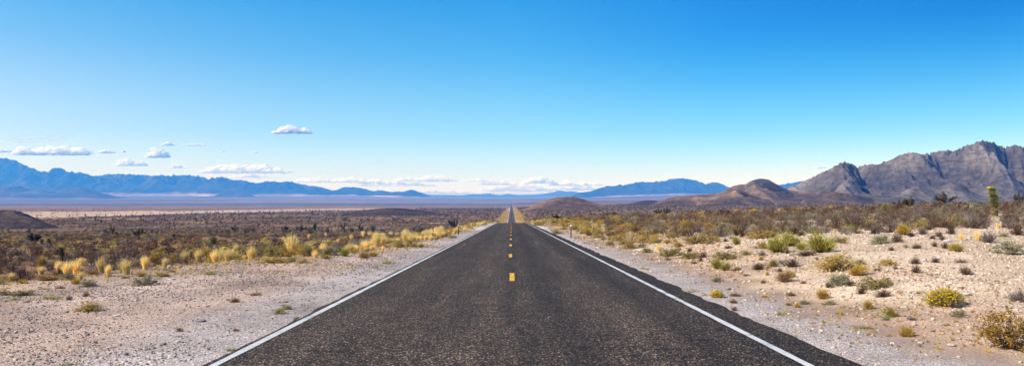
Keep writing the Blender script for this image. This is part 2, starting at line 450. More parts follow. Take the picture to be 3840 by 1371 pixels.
for k in range(14):
    y0 = 21.9 + 12.35 * k
    x = .02 if k == 0 else -.04
    d = patch('centre_dash', x - .07, x + .07, y0, y0 + 3.0, .006, M['yellow_paint'])
    tag(d, kind='structure')
# sealed and open cracks
def crack(x0, y0, x1, y1, w, n=40):
    t = np.linspace(0, 1, n)
    jx = np.cumsum(RNG.normal(0, .006, n)); jy = np.cumsum(RNG.normal(0, .018, n))
    jx -= t * jx[-1]; jy -= t * jy[-1]
    xx = x0 + (x1 - x0) * t + jx; yy = y0 + (y1 - y0) * t + jy
    ww = w * (.35 + .65 * np.sin(np.pi * np.clip(t, .04, .96))) * (0.5 + RNG.random(n))
    dx, dy = x1 - x0, y1 - y0; l = math.hypot(dx, dy); nx, ny = -dy / l, dx / l
    A = np.stack([xx + nx * ww, yy + ny * ww, P(yy + ny * ww) + .003], 1); B = np.stack([xx - nx * ww, yy - ny * ww, P(yy - ny * ww) + .003], 1)
    i = np.arange(n - 1)
    link('crack', mesh_np('crack', np.concatenate([A, B]), [np.stack([i + n, i + n + 1, i + 1, i], 1)], [M['tar']]), road)
for a in [(2.0, 11.6, 3.45, 11.4, .018), (3.75, 11.35, 4.15, 11.3, .03), (-2.4, 13.4, -1.2, 13.55, .014), (-.35, 16.3, .35, 16.5, .013), (1.1, 12.0, 1.9, 11.9, .014),
          (3.7, 15.6, 4.2, 15.5, .025), (.30, 24, .33, 19.4, .014), (-3.4, 18.6, -2.2, 18.7, .014), (.9, 23.5, 1.3, 15.5, .012),
          (-2.9, 10.6, -1.9, 10.7, .016), (2.6, 20.5, 3.4, 20.5, .016), (1.4, 10.35, 2.6, 10.25, .014), (3.7, 21.0, 4.2, 21.0, .03), (-1.9, 27, -.4, 27.2, .02)]:
    crack(*a[:4], a[4] * 1.35)
for k in range(26):
    y0 = 10.5 + k * 1.9 + random.uniform(-.6, .6); x0 = random.uniform(-3.4, 2.6); l = random.uniform(.5, 1.9)
    crack(x0, y0, x0 + l, y0 + random.uniform(-.12, .12), random.uniform(.010, .020))
# gravel side road crossing just beyond the crest
ys = np.array([0., 1.]); sx = np.array([-95, -60, -35, -18, -9, -4.2]); sy0 = np.array([800, 795, 788, 772, 752, 728]); sy1 = np.array([812, 808, 803, 800, 815, 850])
SX = np.concatenate([sx, sx]); SY = np.concatenate([sy0, sy1]); n = len(sx); i = np.arange(n - 1)
SZ = np.where(SX > -20, P(SY), np.maximum(Z(SX, SY), P(SY) - .2)) + .05
sm = bpy.data.materials.new('side_road_gravel'); sm.use_nodes = True
_nt = sm.node_tree; _nt.nodes.clear(); _o = _nt.nodes.new('ShaderNodeOutputMaterial')
finish(_nt, _o, ramp(_nt, noise(_nt, objco(_nt), .5, 5, .6), [(.3, (.36, .31, .28)), (.7, (.50, .44, .40))]), .95)
tag(link('side_road', mesh_np('side_road', np.stack([SX, SY, SZ], 1), [np.stack([i, i + 1, i + n + 1, i + n], 1)], [sm])), kind='structure')

# ------------------------------------------------------------------ hills and mountains
def massif(name, prof, D, front, back, mat, lam, rows=90, step=3.2, amp=.5, power=1.2, seed=1, apron=.22, warp=.35, jag=0, fine=.07):
    tp = .06
    if name in ('hill', 'foothill'):
        prof = sorted(prof); prof = [(prof[0][0] - 26, prof[0][1] + 12)] + prof + [(prof[-1][0] + 26, prof[-1][1] + 12)]; tp = .10
    prof = sorted(prof); pu = np.array([p[0] for p in prof], float); pv = np.array([p[1] for p in prof], float)
    us = np.arange(pu[0], pu[-1] + step, step); vs = np.interp(us, pu, pv) - jag * (fbm(us / 7, us * 0 + seed, 3, seed) - .5)
    tr = front / (front + back); t = np.linspace(0, 1, rows)
    d = (D - front) + t * (front + back)
    UU, DD = np.meshgrid(us, d); TTt = np.broadcast_to(t[:, None], UU.shape)
    XX = (UU - UC) / F * DD; YY = DD
    zb = np.broadcast_to(Z(XX, YY), XX.shape) - (1.0 + .0006 * D)
    env = np.where(TTt < tr, np.clip(TTt / tr, 0, 1) ** power, np.clip((1 - TTt) / (1 - tr), 0, 1) ** .9)
    wx = (fbm(XX / lam, YY / lam, 3, seed + 50) - .5) * warp; wy = (fbm(XX / lam + 9, YY / lam, 3, seed + 60) - .5) * warp
    r = ridged(XX / lam + wx, YY / lam * .75 + wy, 6, seed)
    rb = ridged(XX / lam * 2.3 - wy * 2, YY / lam * 1.5 + wx * 2, 5, seed + 3)
    r = .68 * r + .32 * rb
    r2 = fbm(XX / lam * 4, YY / lam * 4, 4, seed + 9)
    h = env * ((1 - amp) + amp * r * 1.5 + fine * (r2 - .5) * 2)
    E = (VH - vs) / F
    need = np.where(h > .02, (E[None, :] * YY - zb) / np.maximum(h, 1e-6), 1e9)
    s = np.clip(need.min(0), 0, None)
    kk = np.hanning(61); kk /= kk.sum(); s = np.convolve(np.pad(s, 30, mode='edge'), kk, mode='valid')
    nn = len(s); ii = np.arange(nn) / max(nn - 1, 1); s = s * sstep(0, tp, ii) * sstep(1, 1 - tp, ii)
    z = zb + s[None, :] * h
    e4 = np.clip(env, 0, 1) ** 3
    dl = np.where(e4 > .25, (E[None, :] * YY - z) / np.maximum(e4, 1e-3), 1e9).min(0)
    dl = dl * sstep(0, tp, ii) * sstep(1, 1 - tp, ii); k5 = np.hanning(13); k5 /= k5.sum(); dl = np.convolve(np.pad(dl, 6, mode='edge'), k5, mode='valid')
    z = z + np.maximum(dl[None, :] * e4, -.9 * s[None, :] * h)
    V = np.stack([XX, YY, z], -1).reshape(-1, 3)
    me = mesh_np(name, V, [grid_faces(rows, len(us))], [mat], True)
    gm = float((z - zb).max()); cm = np.maximum((z - zb).max(0), .25 * gm); cm = np.convolve(np.pad(cm, 10, mode='edge'), np.ones(21) / 21, mode='valid')
    hh = (z - zb) / np.maximum(cm[None, :], 1e-6)
    ap = np.clip(1 - hh / apron, 0, 1) * (TTt < tr + .1)
    at = me.attributes.new('apron', 'FLOAT', 'POINT'); at.data.foreach_set('value', ap.ravel().astype(np.float32))
    at = me.attributes.new('spur', 'FLOAT', 'POINT'); at.data.foreach_set('value', np.clip((r - .25) * 1.6, 0, 1).ravel().astype(np.float32))
    return tag(link(name, me), kind='structure')

left = [(-260, 430), (-120, 410), (-40, 400), (0, 397), (15, 397), (35, 403), (55, 411), (80, 422), (105, 433), (118, 430), (130, 425), (145, 421), (157, 424), (172, 432), (190, 433), (215, 435), (235, 443),
        (262, 440), (275, 437), (285, 439), (300, 436), (312, 439), (325, 437), (345, 439), (365, 440), (385, 442), (405, 440), (425, 442), (445, 441), (470, 439), (488, 442), (510, 445), (528, 450), (545, 446), (558, 444.6), (572, 448), (587, 453.5),
        (604, 452), (620, 455), (641, 460.6), (660, 458), (681, 455), (693, 456), (705, 459), (716, 456), (724, 454.5), (735, 457), (751, 462), (776, 467.6), (790, 467), (803, 470), (837, 479), (850, 476), (868, 469), (880, 470), (895, 471), (908, 472), (925, 477),
        (939, 481), (958, 478), (985, 483), (1002, 481), (1020, 481), (1031, 475), (1046, 479), (1068, 485), (1092, 490), (1110, 494)]
massif('mountain_range', left, 15500, 1750, 2000, M['mount_far'], 1050, 150, 2.2, .78, 1.2, 3, .30, jag=2.2)
mid = [(1040, 494), (1068, 489), (1092, 490), (1135, 491), (1160, 492), (1180, 489), (1196, 487), (1206, 488.5), (1215, 488), (1225, 486.5), (1233, 485), (1245, 489), (1255, 492), (1266, 489), (1279, 486), (1290, 489), (1304, 491), (1316, 490), (1346, 489),
       (1372, 486), (1390, 483), (1402, 480), (1411, 478), (1421, 482), (1430, 481), (1438, 479), (1447, 482), (1458, 483.5), (1480, 486), (1520, 492), (1540, 495)]
massif('mountain_range', mid, 24000, 3000, 2500, M['mount_far2'], 1500, 60, 2.5, .6, 1.2, 8, .3, jag=1.5)
rgt = [(1420, 495), (1445, 488), (1460, 484), (1483, 481.5), (1500, 476), (1513, 471), (1528, 467.5), (1542, 467), (1556, 464.5), (1570, 465), (1581, 464), (1592, 460), (1602, 457.5), (1622, 458), (1642, 457.5), (1658, 456), (1672, 454.7), (1688, 450), (1700, 448.6), (1712, 449), (1724, 449), (1744, 452), (1760, 456),
       (1774, 463.5), (1785, 460), (1798, 457), (1815, 461.5), (1835, 471.5), (1870, 484), (1900, 489), (1930, 476), (1959, 464), (1980, 461.5), (2000, 458), (2024, 453.5), (2060, 450), (2110, 455), (2170, 470), (2220, 480)]
massif('mountain_range', rgt, 15000, 1600, 1800, M['mount_far'], 950, 130, 2.2, .74, 1.25, 14, .2, jag=1.8)
massif('foothill', [(-200, 470), (-60, 474), (0, 470), (25, 469), (49, 467), (62, 471), (74, 476), (100, 474), (120, 480), (141, 485), (160, 477), (178, 471), (196, 469), (215, 472), (240, 480), (265, 488), (300, 494), (330, 498)], 11800, 1300, 1000, M['mount_far2'], 900, 60, 3, .45, 1.2, 22, .25)
massif('foothill', [(530, 494), (552, 487), (570, 478), (580, 473), (588, 471.8), (600, 473), (612, 479), (625, 486), (633, 490), (650, 495)], 13300, 600, 500, M['mount_far2'], 600, 40, 2.5, .4, 1.1, 27, .1)

big = [(1930, 496), (1965, 482), (1981, 472), (2007, 464), (2028, 452), (2043, 446.6), (2056, 439), (2070, 432), (2082, 428), (2093, 423), (2103, 415), (2112, 410), (2122, 408.6), (2138, 410), (2147, 414), (2154, 418), (2162, 419), (2176, 415), (2184, 413), (2192, 412), (2207, 413.7),
       (2215, 411), (2223, 407.6), (2231, 406), (2239, 403), (2252, 396), (2258, 393), (2265, 389), (2271, 388), (2278, 385), (2285, 386), (2294, 383.5), (2307, 385), (2313, 386), (2320, 389), (2331, 386.6), (2349, 382.7), (2367, 379.5), (2383, 378.7), (2391, 378.5), (2399, 380), (2411, 376), (2418, 371), (2425, 367), (2444, 364), (2452, 361),
       (2459, 357.7), (2472, 354), (2488, 356.4), (2497, 359), (2507, 363), (2518, 367), (2530, 371.7), (2543, 367), (2554, 365), (2576, 369), (2620, 374), (2700, 388), (2850, 402), (2950, 420)]
massif('mountain', big, 2350, 455, 390, M['mount_near'], 200, 240, 1.5, .80, 1.15, 41, .16, jag=1.5, fine=.11)
massif('hill', [(2180, 497), (2230, 491), (2273, 481), (2290, 473), (2300, 471), (2310, 469.5), (2325, 473), (2345, 481), (2365, 488), (2400, 496)], 1780, 116, 90, M['mount_near'], 100, 60, 2.2, .45, 1.1, 52, .15)
massif('hill', [(2310, 497), (2345, 480), (2372, 466), (2385, 458), (2396, 455.5), (2410, 460), (2428, 470), (2443, 482), (2465, 490), (2500, 497)], 1840, 140, 100, M['mount_near'], 115, 60, 2.2, .5, 1.1, 57, .3)
massif('hill', [(2030, 497), (2060, 487), (2096, 481), (2125, 485), (2160, 491), (2200, 497)], 1760, 150, 120, M['hill_orange'], 115, 50, 2.5, .45, 1.1, 63, .3)
massif('hill', [(1640, 512), (1666, 504), (1678, 498), (1703, 494.5), (1734, 491.4), (1770, 489), (1790, 487.5), (1810, 486), (1820, 481), (1831, 474.6), (1842, 469), (1854, 464.8), (1866, 463), (1876, 463.3), (1886, 457.5), (1894, 453), (1902, 451), (1915, 449.4), (1924, 450), (1933, 452), (1944, 458), (1954, 463.5),
                (1970, 472), (1988, 478.5), (2020, 482), (2046, 485), (2080, 492), (2110, 500)], 2050, 245, 195, M['hill_orange'], 180, 110, 2.0, .5, 1.2, 71, .25)
massif('hill', [(1866, 474), (1880, 463), (1894, 453), (1902, 450.6), (1915, 449), (1924, 449.6), (1933, 451.6), (1944, 457.6), (1956, 464.5), (1972, 474), (1985, 482)], 2010, 75, 75, M['mount_near'], 70, 60, 2.0, .12, .8, 74, .05, fine=.02)
massif('hill', [(1770, 502), (1800, 492), (1825, 484), (1840, 480), (1854, 478.5), (1870, 482), (1885, 489), (1900, 494), (1930, 502)], 1760, 115, 90, M['hill_orange'], 90, 60, 2.0, .5, 1.1, 77, .2)
massif('hill', [(1300, 528), (1316, 526), (1337, 518), (1352, 511), (1368, 506), (1387, 499), (1398, 496.5), (1406, 495), (1418, 495.3), (1430, 494.3), (1443, 494.5), (1464, 499.7), (1483, 506), (1507, 512.5), (1525, 515.6), (1560, 519), (1590, 524)], 1750, 190, 160, M['hill_rust'], 130, 70, 2.0, .35, .95, 81, .3)
massif('hill', [(1545, 518), (1581, 513), (1602, 507.4), (1623, 503.7), (1642, 503.4), (1663, 507.4), (1685, 512), (1709, 515), (1740, 519)], 2300, 190, 170, M['hill_dark'], 120, 50, 2.2, .3, .95, 86, .3)
massif('hill', [(-160, 545), (-90, 536), (-30, 529), (0, 528), (20, 527), (35, 528.5), (55, 533), (75, 541), (92, 549), (108, 557), (125, 563), (140, 566)], 680, 42, 46, M['hill_dark'], 40, 60, 2.0, .28, .9, 91, .2)
massif('hill', [(830, 545), (870, 537), (905, 530), (940, 525), (975, 523), (1005, 523), (1035, 526), (1070, 531), (1110, 537), (1150, 541), (1175, 544)], 1300, 90, 90, M['hill_dark'], 70, 40, 2.5, .25, .9, 96, .2)

# ------------------------------------------------------------------ clouds
def ico(sub):
    import bmesh
    bm = bmesh.new(); bmesh.ops.create_icosphere(bm, subdivisions=sub, radius=1)
    v = np.array([q.co[:] for q in bm.verts]); f = np.array([[q.index for q in p.verts] for p in bm.faces]); bm.free()
    return v, f
ICO1 = ico(1); ICO2 = ico(2); ICO3 = ico(3)
def cloud(u, v, w, h, label, dens=.5, n=None, seed=0, group='white clouds low over the horizon'):
    rg = np.random.default_rng(seed + 500)
    el = (VH - v) / F; d = float(np.clip(1450 / max(el, .004), 16000, 70000)); d = max(d, 1150 / max(el, .0165))
    k = d / F
    W = w * k; H = h * k
    n = n or int(np.clip(w * 3.0, 60, 560))
    VV = []; FF = []; TH = []; c = 0
    ph = rg.random() * 50
    acc = [(np.array([(j - 2) * .19 * W, 0, -H * .36]), np.array([.18 * W, .10 * W, H * .13])) for j in range(5)]
    for i in range(n):
        s = rg.uniform(-.47, .47)
        lump = float(fbm(np.array(s * w / 22 + ph), np.array(seed * 1.7), 3, seed)) * 1.5
        prof = (1 - (2 * abs(s)) ** 2.4) * np.clip(lump, .12, 1.15)
        r = H * rg.uniform(.12, .30) * (.45 + .65 * prof)
        zc = -H * .5 + r * .7 + rg.random() ** 1.3 * H * prof * .8
        yc = float(np.clip(rg.normal(0, .05), -.1, .1)) * W
        sv, sf = ICO2
        dsp = 1 + .35 * (vnoise(sv[:, 0] * 2.1 + i * 3.7, sv[:, 1] * 2.1 + sv[:, 2] * 1.7, 3) - .5)
        rad = np.array([r * rg.uniform(1.3, 2.6), r * 1.8, r * rg.uniform(.6, .95)]); cen = np.array([s * W, yc, zc])
        if not any((np.abs(cen - a) < .62 * (rad + b)).all() for a, b in acc): continue
        acc.append((cen, rad)); P3 = sv * dsp[:, None] * rad + cen
        VV.append(P3); FF.append(sf + c); c += len(sv)
        TH.append(np.full(len(sv), dens * rg.uniform(.28, .6)))
    for j in range(5):
        sv, sf = ICO2; VV.append(sv * np.array([.18 * W, .10 * W, H * .13]) + np.array([(j - 2) * .19 * W, 0, -H * .36])); FF.append(sf + c); c += len(sv); TH.append(np.full(len(sv), dens * .22))
    me = mesh_np('cloud', np.concatenate(VV), [np.concatenate(FF)], [M['cloud']], True)
    at = me.attributes.new('thick', 'FLOAT', 'POINT'); at.data.foreach_set('value', np.clip(np.concatenate(TH), 0, .95).astype(np.float32))
    o = link('cloud', me, loc=((u - UC) / F * d, d, (VH - v) * k))
    tag(o, label, 'cloud', group)
CL = [(735, 328, 100, 17, 'lone bright flat-based cloud highest in the sky, above the left range', .6),
      (130, 377, 200, 27, 'long lumpy white cloud over the highest left peak', .6),
      (8, 377, 40, 14, 'white cloud scrap at the left edge beside the long lumpy cloud', .5),
      (268, 380, 44, 11, 'small oval cloud right of the long lumpy cloud', .5),
      (332, 410, 76, 16, 'white cloud hanging closest above the left ridge saddle', .6),
      (397, 386, 55, 22, 'small heaped cloud with a tilted top', .6),
      (421, 362, 36, 9, 'little cloud just above the small heaped cloud', .5),
      (487, 363, 64, 8, 'thin streak of cloud right of the little cloud', .4),
      (450, 418, 48, 10, 'small flat cloud over the middle of the left range', .5),
      (622, 424, 232, 24, 'wide white cloud with a grey base above the left range', .6),
      (600, 441, 210, 15, 'faint veil of cloud under the wide grey-based cloud', .22),
      (835, 452, 200, 15, 'long thin bank of cloud left of centre above the descending ridge', .45),
      (960, 456, 120, 13, 'grey-bottomed cloud at the right end of the long thin bank', .5),
      (1070, 450, 170, 14, 'low ragged cloud above the pointed far peak', .45),
      (1000, 463, 200, 11, 'faint low cloud strip behind the pointed far peak', .2),
      (1210, 452, 90, 9, 'thin cloud strip left of the road line', .35),
      (1255, 459, 110, 13, 'broken cloud straight above the end of the road', .4),
      (1358, 454, 92, 15, 'rounded cloud with a grey belly right of the road line', .6),
      (1448, 460, 140, 15, 'tapering cloud strung to the right of the grey-bellied cloud', .5),
      (1300, 474, 190, 17, 'pale haze-like cloud low behind the small central peaks', .25),
      (1130, 483, 200, 9, 'faint white cloud line resting on the far central skyline', .2),
      (1450, 473, 160, 13, 'faint cloud behind the left foot of the blue right range', .22),
      (2065, 419, 27, 9, 'tiny single cloud beside the grey mountain', .6),
      (642, 382, 16, 6, 'tiny puff of cloud midway between the lone cloud and wide cloud', .4),
      (562, 380, 13, 5, 'tiniest puff of cloud right of the thin streak', .35),
      (312, 381, 10, 5, 'tiny puff of cloud beside the small oval cloud', .35)]
for i, c in enumerate(CL): cloud(*c, seed=i)
# a thin slanting wisp
wv = CL[1]
def wisp():
    rg = np.random.default_rng(77); VV = []; FF = []; c = 0; d = 24000; k = d / F
    for i in range(160):
        s = rg.uniform(0, 1); u = 40 + 132 * s; v = 358 - 20 * s + rg.normal(0, 2.2) * (1.2 - s)
        sv, sf = ICO2
        VV.append(sv * np.array([rg.uniform(8, 20), 10, rg.uniform(.5, 1.5)]) * k * (1.1 - .5 * s) + np.array([(u - 105) * k, rg.normal(0, 400), (348 - v) * k])); FF.append(sf + c); c += len(sv)
    me = mesh_np('cloud', np.concatenate(VV), [np.concatenate(FF)], [M['cloud']], True)
    at = me.attributes.new('thick', 'FLOAT', 'POINT'); at.data.foreach_set('value', np.full(c, .055, np.float32))
    tag(link('cloud', me, loc=((105 - UC) / F * d, d, (VH - 348) * k)), 'faint slanting wisp of high cloud above the long lumpy cloud', 'cloud')
wisp()

# ------------------------------------------------------------------ plant meshes (unit size: 1 wide, 1 tall)
def blades(P0, P1, W, bend=None, P2=None):
    """thin two-segment blades: base P0, mid P1, tip P2"""
    n = len(P0); d = P2 - P0
    s = np.cross(d, RNG.normal(size=(n, 3))); s /= np.linalg.norm(s, axis=1)[:, None] + 1e-9
    s *= W[:, None]
    V = np.stack([P0 - s * .6, P0 + s * .6, P1 + s, P1 - s, P2], 1).reshape(-1, 3)
    b = np.arange(n)[:, None] * 5
    return V, b + np.array([[0, 1, 2, 3]]), b + np.array([[3, 2, 4]])
def leaves(C, size, flat=.0):
    n = len(C)
    a = RNG.normal(size=(n, 3)); a /= np.linalg.norm(a, axis=1)[:, None]
    b = np.cross(a, RNG.normal(size=(n, 3))); b /= np.linalg.norm(b, axis=1)[:, None]
    L = (size * RNG.uniform(.6, 1.4, n))[:, None]
    V = np.stack([C - a * L, C + b * L * .42, C + a * L, C - b * L * .42], 1).reshape(-1, 3)
    return V, np.arange(n)[:, None] * 4 + np.array([[0, 1, 2, 3]])
def rdir(n, zmin=0.0, zpow=1.0):
    az = RNG.random(n) * 2 * np.pi; z = zmin + (1 - zmin) * RNG.random(n) ** zpow
    r = np.sqrt(np.clip(1 - z * z, 0, 1))
    return np.stack([r * np.cos(az), r * np.sin(az), z], 1)
def grass_mesh(col, n=330, wide=.5):
    lean = RNG.normal(0, .07, 2)
    az = RNG.random(n) * 6.283; r0 = RNG.random(n) ** .7 * .13; k = RNG.random(n) ** .8
    h = .55 + .45 * RNG.random(n) ** .6
    P0 = np.stack([np.cos(az) * r0, np.sin(az) * r0, np.zeros(n) - .02], 1)
    out = r0 * .6 + (wide - .05) * k
    P2 = np.stack([np.cos(az) * out, np.sin(az) * out, h * (1 - .30 * k * k)], 1) + np.stack([h * lean[0], h * lean[1], h * 0], 1)
    P1 = P0 * .5 + P2 * .5 + np.stack([-np.cos(az) * .06 * k, -np.sin(az) * .06 * k, .08 * k], 1)
    V, q, t = blades(P0, P1, RNG.uniform(.006, .014, n), P2=P2)
    m = int(n * .6); C = P2[RNG.integers(0, n, m)] * RNG.uniform(.82, 1.03, (m, 1)); V2, q2 = leaves(C, .028)
    return mesh_np('bunchgrass', np.concatenate([V, V2]), [q, t, q2 + len(V)], [M['leaf_' + col]])
def bush_parts(col, form, n=1.0):
    """-> (stems mesh, foliage mesh, flowers mesh or None)"""
    ns = int({'dome': 90, 'twig': 190, 'broom': 300, 'mat': 60}[form] * n)
    if form == 'broom':
        D = rdir(ns, .22, .8)
    elif form == 'twig': D = rdir(ns, .12, .9)
    elif form == 'mat': D = rdir(ns, .02, 1.6)
    else: D = rdir(ns, .05, .9)
    lump = .72 + .5 * vnoise(D[:, 0] * 2.2 + RNG.random() * 40, D[:, 1] * 2.2 + D[:, 2], 4)
    R = lump * RNG.uniform(.75, 1.05, ns)
    P0 = np.stack([RNG.normal(0, .05, ns), RNG.normal(0, .05, ns), np.full(ns, -.03)], 1)
    P2 = D * R[:, None] * np.array([.5, .5, .92])
    P1 = P0 * .5 + P2 * .5 + np.stack([RNG.normal(0, .02, ns), RNG.normal(0, .02, ns), RNG.uniform(-.02, .06, ns)], 1)
    wd = {'dome': .007, 'twig': .009, 'broom': .008, 'mat': .007}[form]
    V, q, t = blades(P0, P1, np.full(ns, wd), P2=P2)
    # side twigs
    m = int(ns * 1.6); i = RNG.integers(0, ns, m); f = RNG.uniform(.45, .95, m)[:, None]
    S0 = P0[i] * (1 - f) + P2[i] * f; S2 = S0 + (D[i] * .13 + RNG.normal(0, .07, (m, 3)) + np.array([0, 0, .05]))
    V2, q2, t2 = blades(S0, (S0 + S2) / 2, np.full(m, wd * .75), P2=S2)
    tv = np.concatenate([V, V2])
    stems = mesh_np('stems', tv, [q, t, q2 + len(V), t2 + len(V)], [M['stem_' + col]])
    nl = int({'dome': 2500, 'twig': 650, 'broom': 1300, 'mat': 420}[form] * n)
    i = RNG.integers(0, m, nl); jit = RNG.normal(0, .035, (nl, 3))
    C = S0[i] + (S2[i] - S0[i]) * RNG.uniform(.2, 1.1, (nl, 1)) + jit
    C[:, 2] = np.maximum(C[:, 2], .01)
    if form == 'broom':
        P0b = C; P2b = C + (C * np.array([.22, .22, .12]) + np.array([0, 0, .06])) * RNG.uniform(.6, 1.4, (nl, 1)) + RNG.normal(0, .012, (nl, 3))
        Vl, ql, tl = blades(P0b, (P0b + P2b) / 2, np.full(nl, .009), P2=P2b)
        fol = mesh_np('foliage', Vl, [ql, tl], [M['leaf_' + ('olive' if col == 'yellow' else col)]])
    else:
        Vl, ql = leaves(C, {'dome': .030, 'twig': .024, 'mat': .05}[form])
        fol = mesh_np('foliage', Vl, [ql], [M['leaf_' + ('olive' if col == 'yellow' else col)]])
    fl = None
    if col == 'yellow':
        Dd = rdir(900, .25, .7); Cc = Dd * (.86 + .3 * vnoise(Dd[:, 0] * 3 + 5, Dd[:, 1] * 3, 8))[:, None] * np.array([.5, .5, .95])
        Vf, qf = leaves(Cc, .034); fl = mesh_np('flowers', Vf, [qf], [M['leaf_yellow']])
    return stems, fol, fl
def merged(col, form, n):
    s, f, _ = bush_parts(col, form, n)
    def arr(me):
        v = np.empty(len(me.vertices) * 3, np.float32); me.vertices.foreach_get('co', v)
        return v.reshape(-1, 3), [np.array(p.vertices[:]) for p in me.polygons]
    v1, f1 = arr(s); v2, f2 = arr(f)
    q = [p for p in f1 if len(p) == 4]; t = [p for p in f1 if len(p) == 3]
    q2 = [p + len(v1) for p in f2 if len(p) == 4]; t2 = [p + len(v1) for p in f2 if len(p) == 3]
    Fs = []; mi = []
    for lst, k in ((q, 0), (t, 0), (q2, 1), (t2, 1)):
        if lst: Fs.append(np.array(lst)); mi += [k] * len(lst)
    me = mesh_np('shrub', np.concatenate([v1, v2]), Fs, [s.materials[0], f.materials[0]], mi=mi)
    return me
_cache = {}
def variant(key, make, k):
    kk = (key, random.randrange(k))
    if kk not in _cache: _cache[kk] = make()
    return _cache[kk]

# things already placed: for labels
PLACED = []      # (u, v, w, h, obj, colourword, noun, landmark phrase or None)
def root(name, loc, rz, sc):
    o = bpy.data.objects.new(name, None); COL.objects.link(o)
    o.empty_display_size = .2
    o.location = loc; o.rotation_euler = (0, 0, rz); o.scale = sc
    return o
FORM = {'tawny': 'dome', 'straw': 'grass', 'golden': 'broom', 'ochre': 'dome', 'olive': 'dome', 'sage': 'dome', 'green': 'broom', 'brown': 'twig', 'umber': 'twig', 'grey': 'twig', 'rust': 'broom', 'weed': 'mat', 'yellow': 'broom'}
CW = {'tawny': 'tawny', 'straw': 'straw-yellow', 'golden': 'golden', 'ochre': 'ochre', 'olive': 'olive-tan', 'sage': 'grey-green', 'green': 'yellow-green', 'brown': 'dark brown', 'umber': 'reddish tan', 'grey': 'grey', 'rust': 'rusty orange', 'weed': 'bright green', 'yellow': 'yellow-flowered'}
NOUN = {'grass': 'grass tuft', 'dome': 'shrub', 'broom': 'bush', 'twig': 'twiggy shrub', 'mat': 'low weed'}
def plant_at(x, y, z, w, h, col, u=None, v=None, land=None, label=None, group=None, parts=True, form=None):
    form = form or FORM[col]
    rz = random.random() * 6.283; tiltz = z - .02
    if form == 'grass':
        me = variant(('g', col), lambda: grass_mesh(col, random.randint(170, 360), random.uniform(.36, .54)), 8)
        o = link('bunchgrass', me, loc=(x, y, tiltz)); o.rotation_euler = (0, 0, rz); o.scale = (w, w, h)
        cat = 'grass tuft'
    else:
        name = {'mat': 'low_weed', 'broom': 'flowering_bush' if col == 'yellow' else 'desert_bush'}.get(form, 'desert_shrub')
        cat = {'mat': 'weed'}.get(form, 'shrub')
        if parts:
            s, f, fl = variant(('b', col, form), lambda: bush_parts(col, form), 3)
            o = root(name, (x, y, tiltz), rz, (w, w, h))
            link('stems', s, o); link('foliage', f, o)
            if fl: link('flowers', fl, o)
        else:
            me = variant(('m', col, form), lambda: merged(col, form, .45), 3)
            o = link(name, me, loc=(x, y, tiltz)); o.rotation_euler = (0, 0, rz); o.scale = (w, w, h)
    tag(o, label, cat, group)
    if u is None:
        u = UC + x / y * F; v = VH - z / y * F
    PLACED.append([u, v, w / y * F, h / y * F, o, CW[col], NOUN[form], land, label])
    return o

